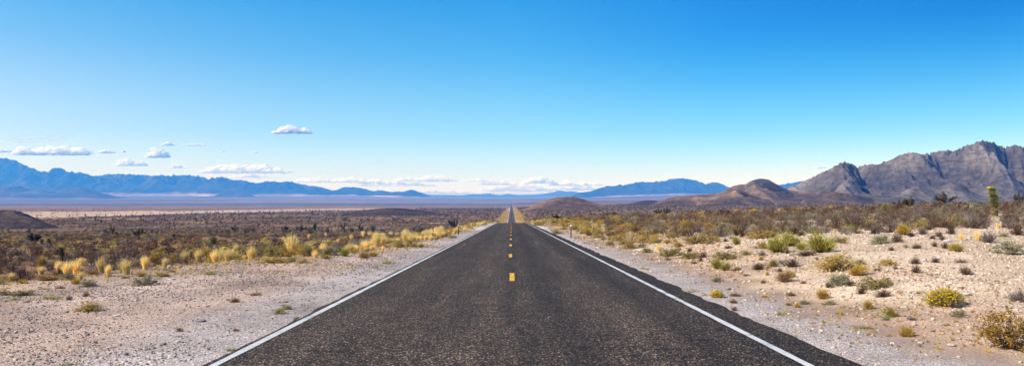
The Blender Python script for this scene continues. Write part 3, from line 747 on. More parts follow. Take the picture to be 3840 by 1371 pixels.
CROP = {'A': (0, 820, 2.3), 'B': (440, 820, 3.0667), 'C': (900, 800, 3.0667), 'D': (1350, 780, 3.0667), 'E': (2000, 800, 3.0667), 'F': (2440, 800, 3.0667), 'G': (2860, 780, 3.0667),
        'H': (3320, 780, 3.0667), 'I': (2860, 1040, 2.78), 'J': (3340, 1040, 2.78), 'K': (2480, 1050, 2.867), 'L': (0, 1080, 3.161), 'M': (700, 1050, 2.867)}
def px(cr, cx, cy, w, h):
    x0, y0, s = CROP[cr]
    return (x0 + cx / s) / TT, (y0 + cy / s) / TT, w / s / TT, h / s / TT
PL = {
 'A': [(365,415,70,85,'golden',1), (508,465,105,115,'straw','the round golden tuft on the left pad edge'), (695,400,95,75,'straw'), (690,470,100,80,'straw'), (690,530,95,90,'straw'), (355,475,110,75,'straw'), (100,520,85,65,'straw'), (25,515,60,40,'straw'),
       (935,495,95,110,'straw'), (590,525,110,75,'sage'), (765,585,130,70,'sage','the dense grey-green shrub on the left gravel'), (200,655,180,55,'olive'), (30,655,80,55,'olive'), (450,692,150,55,'weed'), (760,795,190,100,'ochre','the lone ochre shrub on the left gravel'),
       (110,708,140,35,'weed'), (375,605,80,35,'weed'), (655,560,70,45,'golden'), (420,530,160,45,'rust'), (140,540,90,40,'rust'), (520,600,60,25,'rust'), (740,670,45,45,'rust'), (600,700,60,60,'grey'), (240,720,60,20,'rust'), (685,605,50,25,'weed'), (630,615,40,22,'weed'), (800,480,90,40,'rust')],
 'B': [(110,640,185,205,'straw','the tall straw tuft left of the pad'), (320,585,150,180,'straw'), (545,565,115,125,'straw'), (780,500,130,145,'straw','the dense straw tuft beside yellow flowers'), (930,490,125,150,'straw'), (860,415,60,50,'yellow'), (510,385,70,55,'yellow'),
       (320,765,240,130,'sage','the loose grey-green bush on the left gravel'), (500,660,150,60,'ochre'), (280,660,100,50,'golden'), (1075,640,145,55,'weed'), (305,852,60,30,'weed'), (795,675,60,25,'weed'), (560,590,90,30,'sage'), (640,610,80,25,'rust'), (1170,725,35,20,'weed'),
       (650,500,130,110,'ochre'), (420,500,100,100,'golden'), (1370,385,110,100,'straw'), (1100,470,160,80,'ochre'), (1290,460,170,90,'ochre'), (1200,400,120,70,'golden'), (1030,440,90,90,'golden'), (100,680,90,25,'rust')],
 'C': [(140,525,145,165,'straw','the tall straw tuft at the thicket end'), (865,515,95,105,'straw','the straw tuft in the green thicket'), (795,300,50,70,'straw'), (495,335,55,80,'straw'), (570,330,110,65,'ochre'), (985,275,50,55,'straw'), (1280,310,60,75,'straw'), (985,355,140,60,'straw'), (1125,335,60,45,'straw'),
       (360,565,320,70,'ochre'), (590,555,130,65,'olive'), (720,570,120,55,'ochre'), (400,495,200,130,'olive'), (280,490,150,130,'olive'), (760,490,110,140,'olive'), (560,470,180,120,'golden'), (690,470,120,100,'golden'), (1000,480,200,110,'sage'), (1120,450,140,100,'sage','the green thicket left of the road'),
       (1210,490,75,80,'green'), (1270,440,90,70,'sage'), (1345,400,120,75,'sage'), (1330,445,45,40,'golden'), (1395,435,50,75,'straw'), (990,520,90,45,'golden'), (485,662,55,25,'weed'), (1155,690,40,20,'weed'), (200,915,110,25,'weed'), (1430,515,120,70,'rust'), (250,360,140,45,'brown'), (400,325,110,70,'grey'), (900,370,90,60,'olive'), (1445,430,50,45,'golden')],
 'D': [(40,330,85,75,'straw'), (110,330,80,65,'straw'), (190,330,80,60,'straw'), (260,335,90,60,'straw'), (350,325,80,60,'straw'), (420,325,70,55,'straw'), (210,275,45,35,'straw'), (260,275,45,35,'straw'), (520,290,40,30,'yellow'), (620,280,100,40,'yellow','the yellow flower patch near the left post'), (680,320,45,35,'yellow'),
       (560,300,60,50,'straw'), (740,240,60,40,'straw'), (825,290,50,40,'straw'), (965,275,80,50,'straw'), (900,225,60,35,'straw'), (365,315,45,30,'weed'), (220,305,50,35,'weed'), (610,320,60,40,'olive'), (455,455,110,90,'olive','the grey-olive mound near the left post'), (580,447,150,70,'olive'), (700,450,60,45,'green'), (1060,345,100,45,'ochre','the round shrub below the left post'),
       (265,490,55,70,'straw'), (350,400,110,60,'straw'), (150,555,120,55,'golden'), (330,640,130,50,'weed'), (810,360,90,30,'umber'), (600,355,60,25,'umber'), (700,360,60,25,'umber'), (250,665,30,30,'weed'), (70,490,40,35,'golden'), (100,487,30,30,'golden'), (700,280,60,40,'golden'), (1000,230,90,45,'ochre'), (860,260,70,50,'ochre'), (1270,215,60,25,'weed'), (1330,205,90,30,'weed'), (1430,195,90,28,'weed')],
 'E': [(265,237,115,50,'olive','the low olive shrub on the right shoulder'), (970,320,190,80,'ochre','the rounded ochre shrub right of the post'), (890,365,80,60,'olive'), (1050,358,140,60,'ochre'), (1100,408,140,75,'ochre'), (1300,335,220,90,'ochre'), (1430,345,100,70,'olive'), (1240,390,130,55,'sage'), (1310,450,110,70,'olive'), (1450,440,80,75,'straw'),
       (740,285,140,55,'ochre'), (645,255,100,50,'umber'), (805,305,80,40,'sage'), (595,215,60,50,'yellow'), (1280,640,95,35,'weed'), (910,265,120,60,'umber'), (60,138,110,50,'ochre'), (1015,140,150,70,'olive'), (1170,205,140,65,'ochre'), (890,195,120,60,'olive'), (760,112,50,30,'yellow'), (360,185,90,40,'ochre'), (480,190,80,45,'olive'), (660,190,110,60,'umber'), (560,235,60,40,'sage'),
       (750,230,110,55,'ochre'), (970,235,120,50,'grey'), (1190,150,130,55,'olive'), (1050,190,70,40,'olive'), (1340,180,80,50,'umber'), (1400,235,120,50,'umber'), (1440,215,90,60,'ochre'), (1240,245,90,45,'umber'), (1360,100,110,50,'umber'), (860,100,90,45,'ochre'), (620,130,100,45,'ochre'), (380,110,90,40,'golden'), (250,110,100,40,'ochre'), (130,110,90,35,'weed'), (500,90,90,40,'golden'), (1120,90,100,45,'umber')],
 'F': [(400,170,100,85,'golden','the upright golden bush behind the slope'), (430,225,120,55,'ochre'), (520,350,230,110,'ochre','the broad ochre thicket across the slope'), (690,325,180,85,'ochre'), (105,230,120,65,'olive'), (195,345,75,50,'golden'), (280,320,50,30,'golden'), (720,222,80,50,'golden'), (240,490,220,120,'olive','the big olive-grey shrub on the slope left'), (100,430,100,80,'straw'),
       (450,440,70,55,'brown'), (440,522,150,85,'olive'), (510,500,80,70,'ochre'), (605,505,105,75,'brown'), (575,550,55,65,'brown'), (390,585,50,80,'straw'), (850,530,260,95,'olive','the wide grey-olive shrub mid slope'), (860,325,55,55,'brown'), (985,360,80,90,'green'), (895,400,100,40,'umber'), (770,635,110,100,'green','the small bright green bush pair'), (860,655,85,85,'green'), (985,655,110,45,'olive'), (680,550,35,22,'sage'),
       (1245,645,160,90,'brown','the round dark brown shrub on the slope'), (1410,612,80,90,'olive'), (1270,400,130,85,'ochre'), (1280,487,110,70,'grey'), (1050,270,60,65,'brown'), (1250,290,230,100,'ochre'), (1370,275,90,75,'ochre'), (760,785,130,75,'sage','the pale sage shrub near the right shoulder'), (1105,715,90,35,'grey'), (970,765,45,28,'sage'), (480,897,150,35,'weed','the bright weed at the asphalt edge'), (1295,800,60,45,'rust'), (900,875,60,30,'sage'), (1270,537,50,45,'golden'),
       (1280,182,150,65,'olive'), (1340,710,40,50,'golden'), (850,162,110,60,'umber'), (1100,475,120,50,'olive'), (200,538,60,50,'sage'), (1200,110,140,60,'sage'), (1085,150,110,70,'umber'), (930,295,60,45,'grey'), (640,120,110,50,'umber'), (300,275,70,40,'olive'), (75,270,70,35,'olive'), (320,385,110,60,'golden'), (1140,220,80,40,'umber'), (250,130,90,50,'brown'), (180,185,70,40,'umber'), (30,345,90,70,'ochre'), (500,575,90,40,'sage'), (690,350,90,40,'grey'), (620,690,30,22,'olive')],
 'G': [(160,510,180,165,'green','the left twin yellow-green bush'), (320,435,170,135,'green','the rear twin yellow-green bush'), (670,512,270,185,'green','the broad yellow-green bush on the slope crest'), (450,480,100,70,'green'), (510,545,210,80,'umber'), (60,335,140,85,'ochre'), (890,400,170,80,'olive'), (1340,412,240,115,'sage','the grey-green dome shrub at the slope crest'), (660,272,70,70,'straw'),
       (770,225,90,55,'golden'), (850,210,60,45,'golden'), (340,672,175,115,'brown','the dark brown ball shrub on the slope'), (195,732,85,55,'brown'), (115,675,70,85,'olive'), (225,640,110,55,'sage'), (250,845,170,120,'rust'), (320,800,100,80,'green'), (465,865,60,40,'rust'), (860,712,400,195,'ochre','the widest ochre shrub on the slope'), (1115,645,100,60,'olive'), (1090,772,190,115,'golden','the golden ball bush on the slope'),
       (860,880,300,135,'sage','the wide sage bush in front of the golden ball'), (765,912,100,75,'brown'), (1005,892,110,85,'brown'), (1315,722,90,50,'brown'), (830,287,40,55,'straw'), (1420,655,140,80,'ochre'), (440,320,90,70,'brown'), (590,270,140,60,'umber'), (1280,300,110,90,'brown'), (900,270,110,80,'brown'), (1000,260,110,70,'olive'), (620,590,40,40,'olive'), (285,530,45,90,'umber')],
 'H': [(130,392,150,120,'umber'), (205,310,140,115,'golden'), (360,462,110,70,'umber'), (70,487,70,60,'umber'), (565,445,75,70,'brown','the small dark ball shrub near the crest stones'), (690,462,95,80,'brown'), (810,497,115,75,'yellow'), (580,622,95,75,'brown'), (345,640,120,85,'brown'), (350,745,120,110,'brown','the dark double shrub mid slope'), (925,765,150,130,'umber','the upright twiggy shrub far right'), (870,625,140,55,'grey'), (1060,372,110,120,'straw'), (1190,397,190,150,'grey','the grey dome shrub below the thick Joshua tree'), (1450,532,300,175,'sage','the grey-green sprawl at the right edge'), (870,367,60,90,'straw'),
       (540,355,90,55,'brown'), (650,367,80,60,'umber'), (50,662,140,90,'ochre'), (30,872,110,85,'olive'), (1300,237,80,70,'straw'), (1520,310,180,140,'brown'), (240,455,60,40,'olive'), (120,700,60,35,'rust'), (1260,465,60,35,'sage'), (1340,330,110,60,'olive'), (1390,230,120,70,'brown'), (620,330,90,80,'umber'), (760,300,110,110,'brown'), (430,300,110,100,'grey'), (300,330,90,70,'brown')],
 'I': [(630,222,125,105,'golden','the yellow tuft low on the slope'), (690,282,130,60,'sage'), (440,277,110,55,'sage'), (1105,328,90,90,'golden'), (1310,408,170,115,'weed'), (1060,532,150,45,'olive'), (1030,168,110,90,'brown'), (1255,198,200,85,'brown','the wide dark brown shrub under the olive one'), (1150,110,330,140,'olive','the large olive shrub mid slope'), (300,190,80,45,'rust'), (825,392,30,50,'golden'), (360,312,60,60,'golden'), (185,392,80,45,'weed'), (1290,442,80,50,'sage'), (565,352,40,40,'weed'), (680,655,50,25,'rust'), (350,615,30,40,'weed'), (1500,615,50,100,'golden')],
 'J': [(560,292,260,150,'yellow','the big yellow-flowered bush'), (690,312,150,110,'grey'), (715,407,150,90,'sage'), (290,167,65,40,'brown'), (1330,247,220,150,'grey','the spiky grey shrub at the right edge'), (1260,735,560,430,'tawny','the big tawny bush in the lower right corner'), (165,612,130,100,'golden','the small golden tuft low on the right'), (225,440,110,50,'grey'), (755,115,45,30,'rust'), (430,285,50,50,'yellow'), (10,405,90,90,'golden')],
 'K': [(470,165,60,35,'weed'), (595,185,110,70,'yellow'), (790,170,110,40,'rust'), (730,100,50,30,'sage'), (780,245,80,45,'rust'), (785,320,60,45,'rust'), (1285,370,90,45,'weed'), (1080,105,60,30,'sage'), (1110,180,90,30,'golden'), (1370,270,60,40,'rust')],
 'L': [(795,915,220,60,'weed','the green clump at the lower left'), (1185,860,70,30,'weed'), (1100,905,90,30,'weed'), (1390,915,80,25,'golden'), (1125,650,60,60,'olive'), (805,445,50,30,'weed'), (2120,510,80,70,'olive'), (690,405,60,20,'rust'), (1710,55,60,30,'weed')],
 'M': [(470,740,120,35,'weed'), (750,160,110,40,'olive'), (1000,360,120,70,'olive'), (430,355,50,18,'weed'), (690,510,40,35,'weed'), (700,565,35,25,'golden'), (230,365,35,20,'weed'), (530,545,60,40,'rust'), (1170,420,60,30,'sage'), (520,235,90,50,'rust'), (1060,310,120,60,'olive')],
}
for cr, rows_ in PL.items():
    for r in rows_:
        cx, cy, w, h, col = r[:5]; land = r[5] if len(r) > 5 and isinstance(r[5], str) else None
        u, v, wp, hp = px(cr, cx, cy, w, h)
        x, y, z = hit(u, v, 260)
        k = y / F
        q = 1.12 if col == 'straw' and cr in 'ABCD' else 1.35 if (cr in 'EFG' and col in ('ochre', 'olive', 'umber')) else 1.3 if (cr in 'CB' and col in ('olive', 'golden', 'sage', 'ochre')) else 1.4 if col in ('green', 'yellow') else 1.2
        plant_at(x, y, z, wp * k * q, hp * k * (1 + (q - 1) * .6), col, u, v, land)

# ------------------------------------------------------------------ Joshua trees
def tube(path, rad, seg=8):
    path = np.asarray(path, float); n = len(path)
    tg = np.gradient(path, axis=0); tg /= np.linalg.norm(tg, axis=1)[:, None] + 1e-9
    V = []
    for i in range(n):
        a = np.cross(tg[i], [0.31, .9, .2]); a /= np.linalg.norm(a); b = np.cross(tg[i], a)
        for s in range(seg):
            q = 2 * np.pi * s / seg; V.append(path[i] + rad[i] * (a * math.cos(q) + b * math.sin(q)))
    Fq = [[i * seg + s, i * seg + (s + 1) % seg, (i + 1) * seg + (s + 1) % seg, (i + 1) * seg + s] for i in range(n - 1) for s in range(seg)]
    V.append(path[-1] + tg[-1] * rad[-1]); tip = len(V) - 1
    Ft = [[(n - 1) * seg + s, (n - 1) * seg + (s + 1) % seg, tip] for s in range(seg)]
    return np.array(V), np.array(Fq), np.array(Ft)
def spikes(path, rad, n, L, up=.35, w=.016):
    """dagger leaves all round a limb"""
    path = np.asarray(path, float); s = RNG.random(n) * (len(path) - 1); i = np.minimum(s.astype(int), len(path) - 2); f = (s - i)[:, None]
    c = path[i] * (1 - f) + path[i + 1] * f
    t = path[i + 1] - path[i]; t /= np.linalg.norm(t, axis=1)[:, None] + 1e-9
    r = RNG.normal(size=(n, 3)); r -= t * (r * t).sum(1)[:, None]; r /= np.linalg.norm(r, axis=1)[:, None] + 1e-9
    upv = np.where(s / (len(path) - 1) > .8, up + RNG.random(n) * 1.4, up * RNG.uniform(-.5, 1.6, n))[:, None]
    d = r + t * upv; d /= np.linalg.norm(d, axis=1)[:, None]
    P0 = c + r * rad * .6; P2 = c + d * (L * RNG.uniform(.7, 1.15, n))[:, None]
    V, q, tt = blades(P0, P0 * .6 + P2 * .4, np.full(n, w), P2=P2)
    return V, q, tt
def joshua(spec, h, dark=False, dens=1.0):
    """spec 'column' or number of arms -> trunk mesh, leaf mesh, dry mesh or None, flower mesh or None"""
    tv = []; tq = []; tt = []; lv = []; lq = []; lt = []; c = 0; cl = 0
    dv = dq = dt = None
    def addt(p, r):
        nonlocal c
        V, q, t = tube(p, r); tv.append(V); tq.append(q + c); tt.append(t + c); c += len(V)
    def addl(p, r, n, L, up=.4, w=.016):
        nonlocal cl
        V, q, t = spikes(p, r, int(n * dens), L, up, w); lv.append(V); lq.append(q + cl); lt.append(t + cl); cl += len(V)
    if spec == 'column':
        n = 9; p = np.stack([np.linspace(0, -.10, n) * h + np.sin(np.linspace(0, 2.2, n)) * .04 * h - .02 * h, np.linspace(0, .03, n) * h, np.linspace(-.03, .93, n) * h], 1)
        addt(p, np.linspace(.105, .075, n) * h * .72)
        addl(p[3:], .05 * h, 900, .15 * h, .25, .008 * h)
        V, q, t = spikes(p[1:5], .07 * h, int(260 * dens), .13 * h, -.9, .008 * h); dv, dq, dt = V, q, t
    elif spec == 'stub':
        n = 6; p = np.stack([np.zeros(n), np.zeros(n), np.linspace(-.03, .75, n) * h], 1)
        addt(p, np.linspace(.09, .06, n) * h)
        addl(p[2:], .06 * h, 420, .33 * h, .55, .016 * h)
        for k in range(2):
            az = random.random() * 6.28; q0 = p[3]; q1 = q0 + np.array([math.cos(az) * .22, math.sin(az) * .22, .2]) * h
            pp = np.linspace(q0, q1, 4); addt(pp, np.linspace(.06, .045, 4) * h); addl(pp[1:], .05 * h, 200, .27 * h, .5, .015 * h)
        V, q, t = spikes(p[:3], .08 * h, int(110 * dens), .16 * h, -.8, .014 * h); dv, dq, dt = V, q, t
    else:
        p = np.stack([np.linspace(0, .03, 5) * h, np.zeros(5), np.linspace(-.03, .38, 5) * h], 1); addt(p, np.linspace(.075, .055, 5) * h)
        def arm(p0, az, sp, zt, r, n_leaf):
            e = np.array([math.cos(az) * sp * h, math.sin(az) * sp * h, zt * h]); m = np.array([e[0] * .85, e[1] * .85, p0[2] + (e[2] - p0[2]) * .35])
            t = np.linspace(0, 1, 7)[:, None]; q = p0 * (1 - t) ** 2 + m * 2 * t * (1 - t) + e * t * t
            addt(q, np.linspace(r, r * .7, 7)); addl(q[2:], r, n_leaf, .085 * h, .5, .011 * h)
            return q
        for k in range(spec + 1):
            az = k * 6.283 / (spec + 1) + RNG.normal(0, .3); sp = RNG.uniform(.16, .44); zt = 1.0 if k == 0 else RNG.uniform(.62, .95)
            q = arm(p[RNG.integers(2, 5)], az, .08 if k == 0 else sp, zt, .042 * h, 240)
            for f in range(RNG.integers(1, 3)):
                d = az + RNG.normal(0, 1.1); b0 = q[RNG.integers(2, 5)]
                tip = b0 + np.array([math.cos(d) * .16, math.sin(d) * .16, RNG.uniform(.08, .22)]) * h
                tip[2] = min(tip[2], .97 * h); pp = np.linspace(b0, tip, 4); addt(pp, np.linspace(.034, .026, 4) * h); addl(pp[1:], .034 * h, 130, .08 * h, .5, .011 * h)
    leafm = M['yucca_dark'] if dark else M['yucca']
    tm = mesh_np('trunk', np.concatenate(tv), [np.concatenate(tq), np.concatenate(tt)], [M['bark']], True)
    lm = mesh_np('crown', np.concatenate(lv), [np.concatenate(lq), np.concatenate(lt)], [leafm])
    dm = mesh_np('dry_leaves', dv, [dq, dt], [M['yucca_dry']]) if dv is not None else None
    return tm, lm, dm
def unit_height(me3):
    mz = max(v.co.z for v in me3[1].vertices); return mz
JC = {}
def jtree(u, vb, vt, spec, label, width=None, ymax=420, dark=False, lean=0):
    x, y, z = hit(u, vb, ymax)
    h = -(vt - VH) / F * y - z
    key = (spec, dark, random.randrange(3))
    if key not in JC:
        t = joshua(spec, 1.0, dark); JC[key] = (t, unit_height(t))
    ms, mz = JC[key]
    s = h / mz
    sx = s
    if width:
        xs = [v.co.x for v in ms[1].vertices]; sx = width / F * y / (max(xs) - min(xs)); sx = min(max(sx, s * .6), s * 1.8)
    o = root('joshua_tree', (x, y, z - .03), 0 if spec == 'column' else random.random() * 6.28, (sx, sx, s))
    o.rotation_euler.y = lean
    link('trunk', ms[0], o); link('crown', ms[1], o)
    if ms[2]: link('dry_leaves', ms[2], o)
    tag(o, label, 'tree', 'Joshua trees on the plain')
    PLACED.append([u, vb, 20, vb - vt, o, 'dark green', 'Joshua tree', label, label])
    return o, x, y, z, h
bigj, bx, by, bz, bh = jtree(2505, 543, 466, 'column', 'thick single-stemmed shaggy Joshua tree with yellow seed head, at far right', 34, 130)
# seed head at its tip
Cc = np.concatenate([RNG.normal(0, 1, (14, 3)) * [.03, .03, .013] + [-.16, .02, .985]])
VV = []; FF = []; c = 0
for q in Cc:
    VV.append(ICO1[0] * RNG.uniform(.016, .026) + q); FF.append(ICO1[1] + c); c += len(ICO1[0])
sh = mesh_np('seed_head', np.concatenate(VV), [np.concatenate(FF)], [M['leaf_yellow']], True)
link('seed_head', sh, bigj)
JT = [(2564, 517, 478, 3, 'branching Joshua tree with drooping arms at the far right edge', 26), (2374, 525, 478, 3, 'open candelabra Joshua tree standing alone against the grey mountain', 34), (2289, 528, 493, 4, 'densest many-armed Joshua tree of the cluster on the right', 28),
      (2262, 526, 500, 3, 'Joshua tree in the middle of the right-hand cluster', 20), (2246, 524, 505, 3, 'small Joshua tree at the back of the right-hand cluster', 14), (2229, 538, 508, 'stub', 'stubby yellow-green Joshua tree in front of the right-hand cluster', 26), (2176, 529, 516, 2, 'little forked Joshua tree left of the stubby one', 14),
      (2449, 521, 508, 'stub', 'bushy green young Joshua tree between the candelabra and thick ones', 14), (2215, 527, 518, 'stub', 'tiny green yucca left of the stubby Joshua tree', 10), (2122, 531, 517, 4, 'low broad Joshua tree below the grey mountain foot', 30), (1999, 541, 529, 'stub', 'small bright green yucca in the scrub below the orange hill', 12),
      (1931, 536, 524, 4, 'wide green Joshua tree below the dome-topped hill', 24), (1911, 535, 525, 3, 'darker Joshua tree touching the wide green one', 20), (1970, 536, 527, 'stub', 'small yucca right of the wide green Joshua tree', 12), (1861, 537, 525, 3, 'Joshua tree left of the wide green one', 17), (1845, 538, 528, 'stub', 'light green low yucca among the mid-right scrub', 18),
      (1776, 542, 526, 4, 'round-headed Joshua tree in the middle of the right scrub', 26), (1752, 541, 527, 3, 'thin Joshua tree left of the round-headed one', 14), (2100, 529, 518, 'stub', 'small yucca left of the low broad Joshua tree', 10), (1677, 546, 519, 2, 'tall T-shaped Joshua tree above the right scrub slope', 20), (1657, 544, 523, 4, 'many-armed Joshua tree just left of the T-shaped one', 22),
      (1602, 545, 532, 4, 'low dark Joshua tree clump mid right', 30), (1545, 546, 531, 4, 'dark spreading Joshua tree right of the marker post', 30), (1529, 546, 536, 'stub', 'small dark yucca left of the spreading Joshua tree', 18), (1515, 546, 536, 'stub', 'pale green yucca beside the small dark one', 16), (1401, 555, 536, 4, 'dark bushy Joshua tree just right of the road crest', 22),
      (937, 580, 562, 'stub', 'fat green Joshua tree behind the straw grass, left of the road', 20), (907, 579, 560, 3, 'forked dark Joshua tree left of the fat green one', 22), (885, 580, 570, 'stub', 'short bright yucca left of the forked Joshua tree', 14), (865, 574, 556, 2, 'narrow dark Joshua tree on the left plain', 12), (757, 576, 564, 4, 'low dark Joshua tree in the left plain middle', 28),
      (1141, 566, 548, 4, 'dark round Joshua tree touching the left marker post', 26), (792, 572, 558, 'stub', 'dark upright yucca right of the low dark Joshua tree', 14), (718, 579, 566, 4, 'wide dark Joshua tree left of the low one', 34), (535, 626, 588, 'stub', 'bright green bushy Joshua tree standing behind the straw grass row', 24), (347, 601, 574, 3, 'tall dark Joshua tree on the left plain', 22),
      (157, 654, 619, 'column', 'columnar dark green yucca behind the round golden tuft', 18), (84, 616, 583, 4, 'sprawling dark Joshua tree at far left', 38), (105, 619, 596, 'stub', 'upright yucca right of the sprawling Joshua tree', 12), (124, 620, 596, 'column', 'leaning slim yucca at far left', 13), (437, 600, 586, 'stub', 'dark yucca in the left middle plain', 13),
      (568, 586, 574, 2, 'forked Joshua tree behind the bright bushy one', 14), (527, 590, 577, 3, 'slim dark Joshua tree above the bright bushy one', 14), (293, 596, 581, 4, 'rounded dark Joshua tree left of the tall one', 22), (323, 597, 584, 3, 'short Joshua tree beside the tall dark one', 16), (272, 592, 580, 4, 'broad low Joshua tree left of the rounded one', 18),
      (205, 596, 585, 4, 'wide low Joshua tree left of centre in the left plain', 24), (590, 577, 568, 4, 'small dark Joshua tree far out on the left plain', 18), (637, 582, 569, 3, 'dark Joshua tree right of the forked pair', 16), (610, 581, 572, 'stub', 'small pale green yucca on the left plain', 8)]
for (u, vb, vt, sp, lb, wd) in JT:
    jtree(u, vb, vt, sp, lb, wd, 170 if u > 2150 else 210 if u > 1290 else 560, dark=isinstance(sp, int) or 'dark' in lb)

# ------------------------------------------------------------------ marker posts
def marker(u, vb, vt, label, refl):
    x, y, z = hit(u, vb); h = (vb - vt) / F * y
    o = root('marker_post', (x, y, z - .02), 0, (1, 1, 1))
    # U-channel steel section
    w = .075; d = .035; t = .008
    prof = np.array([(-w, d), (-w, -d), (-w * .5, -d), (-w * .5, d - t), (w * .5, d - t), (w * .5, -d), (w, -d), (w, d)]) * [.6, 1]
    V = np.concatenate([np.c_[prof, np.zeros(8)], np.c_[prof, np.full(8, h)]]); i = np.arange(8); j = (i + 1) % 8
    me = mesh_np('post', V, [np.stack([i, j, j + 8, i + 8], 1), np.array([[8, 9, 10, 11], [11, 12, 8 + 7, 8], [12, 13, 14, 15]])], [M['post']])
    link('post', me, o)
    def box(n, cx, cy, cz, sx, sy, sz, m):
        V = np.array([[cx + a * sx, cy + b * sy, cz + c * sz] for a in (-1, 1) for b in (-1, 1) for c in (-1, 1)])
        link(n, mesh_np(n, V, [np.array([[0, 1, 3, 2], [4, 6, 7, 5], [0, 4, 5, 1], [2, 3, 7, 6], [0, 2, 6, 4], [1, 5, 7, 3]])], [m]), o)
    if refl:
        box('reflector_plate', 0, -.045, h - .14, .06, .006, .11, M['reflector'])
        box('cap', 0, -.002, h + .02, .065, .05, .035, M['bolt'])
    else:
        box('reflector_plate', 0, -.045, h - .10, .05, .006, .05, M['reflector'])
    tag(o, label, 'post', 'roadside marker posts')
    PLACED.append([u, vb, 5, vb - vt, o, '', '', 'the right marker post' if refl else 'the left marker post', label])
marker(1153.5, 590, 563.5, 'slim steel marker post in the grass left of the road', False)
marker(1436.5, 597, 563, 'dark marker post with white reflector on the right shoulder', True)

# ------------------------------------------------------------------ rocks
def rock_mesh():
    v, f = ICO3 if False else ICO2
    s = RNG.random() * 50
    n = 1 + .55 * (vnoise(v[:, 0] * 1.3 + s, v[:, 1] * 1.3 + v[:, 2] * 1.1 + s, 5) - .5) + .25 * (vnoise(v[:, 0] * 3 + s, v[:, 2] * 3 + v[:, 1] * 2, 6) - .5)
    P3 = v * n[:, None]; P3[:, 2] = np.where(P3[:, 2] < -.35, -.35, P3[:, 2])
    P3[:, 2] = np.minimum(P3[:, 2], .72 + .1 * P3[:, 0])
    return P3, f
def rock(cr, cx, cy, w, h, mat, label, n=0):
    u, v, wp, hp = px(cr, cx, cy, w, h); x, y, z = hit(u, v); k = y / F
    P3, f = rock_mesh()
    me = mesh_np('rock', P3 * .5, [f], [M[mat]], False)
    o = link('rock', me, loc=(x, y, z + hp * k * .25)); o.scale = (wp * k, wp * k * .8, hp * k * 1.1); o.rotation_euler = (0, 0, random.uniform(-.4, .4))
    tag(o, label, 'rock', 'rocks lying on the gravel')
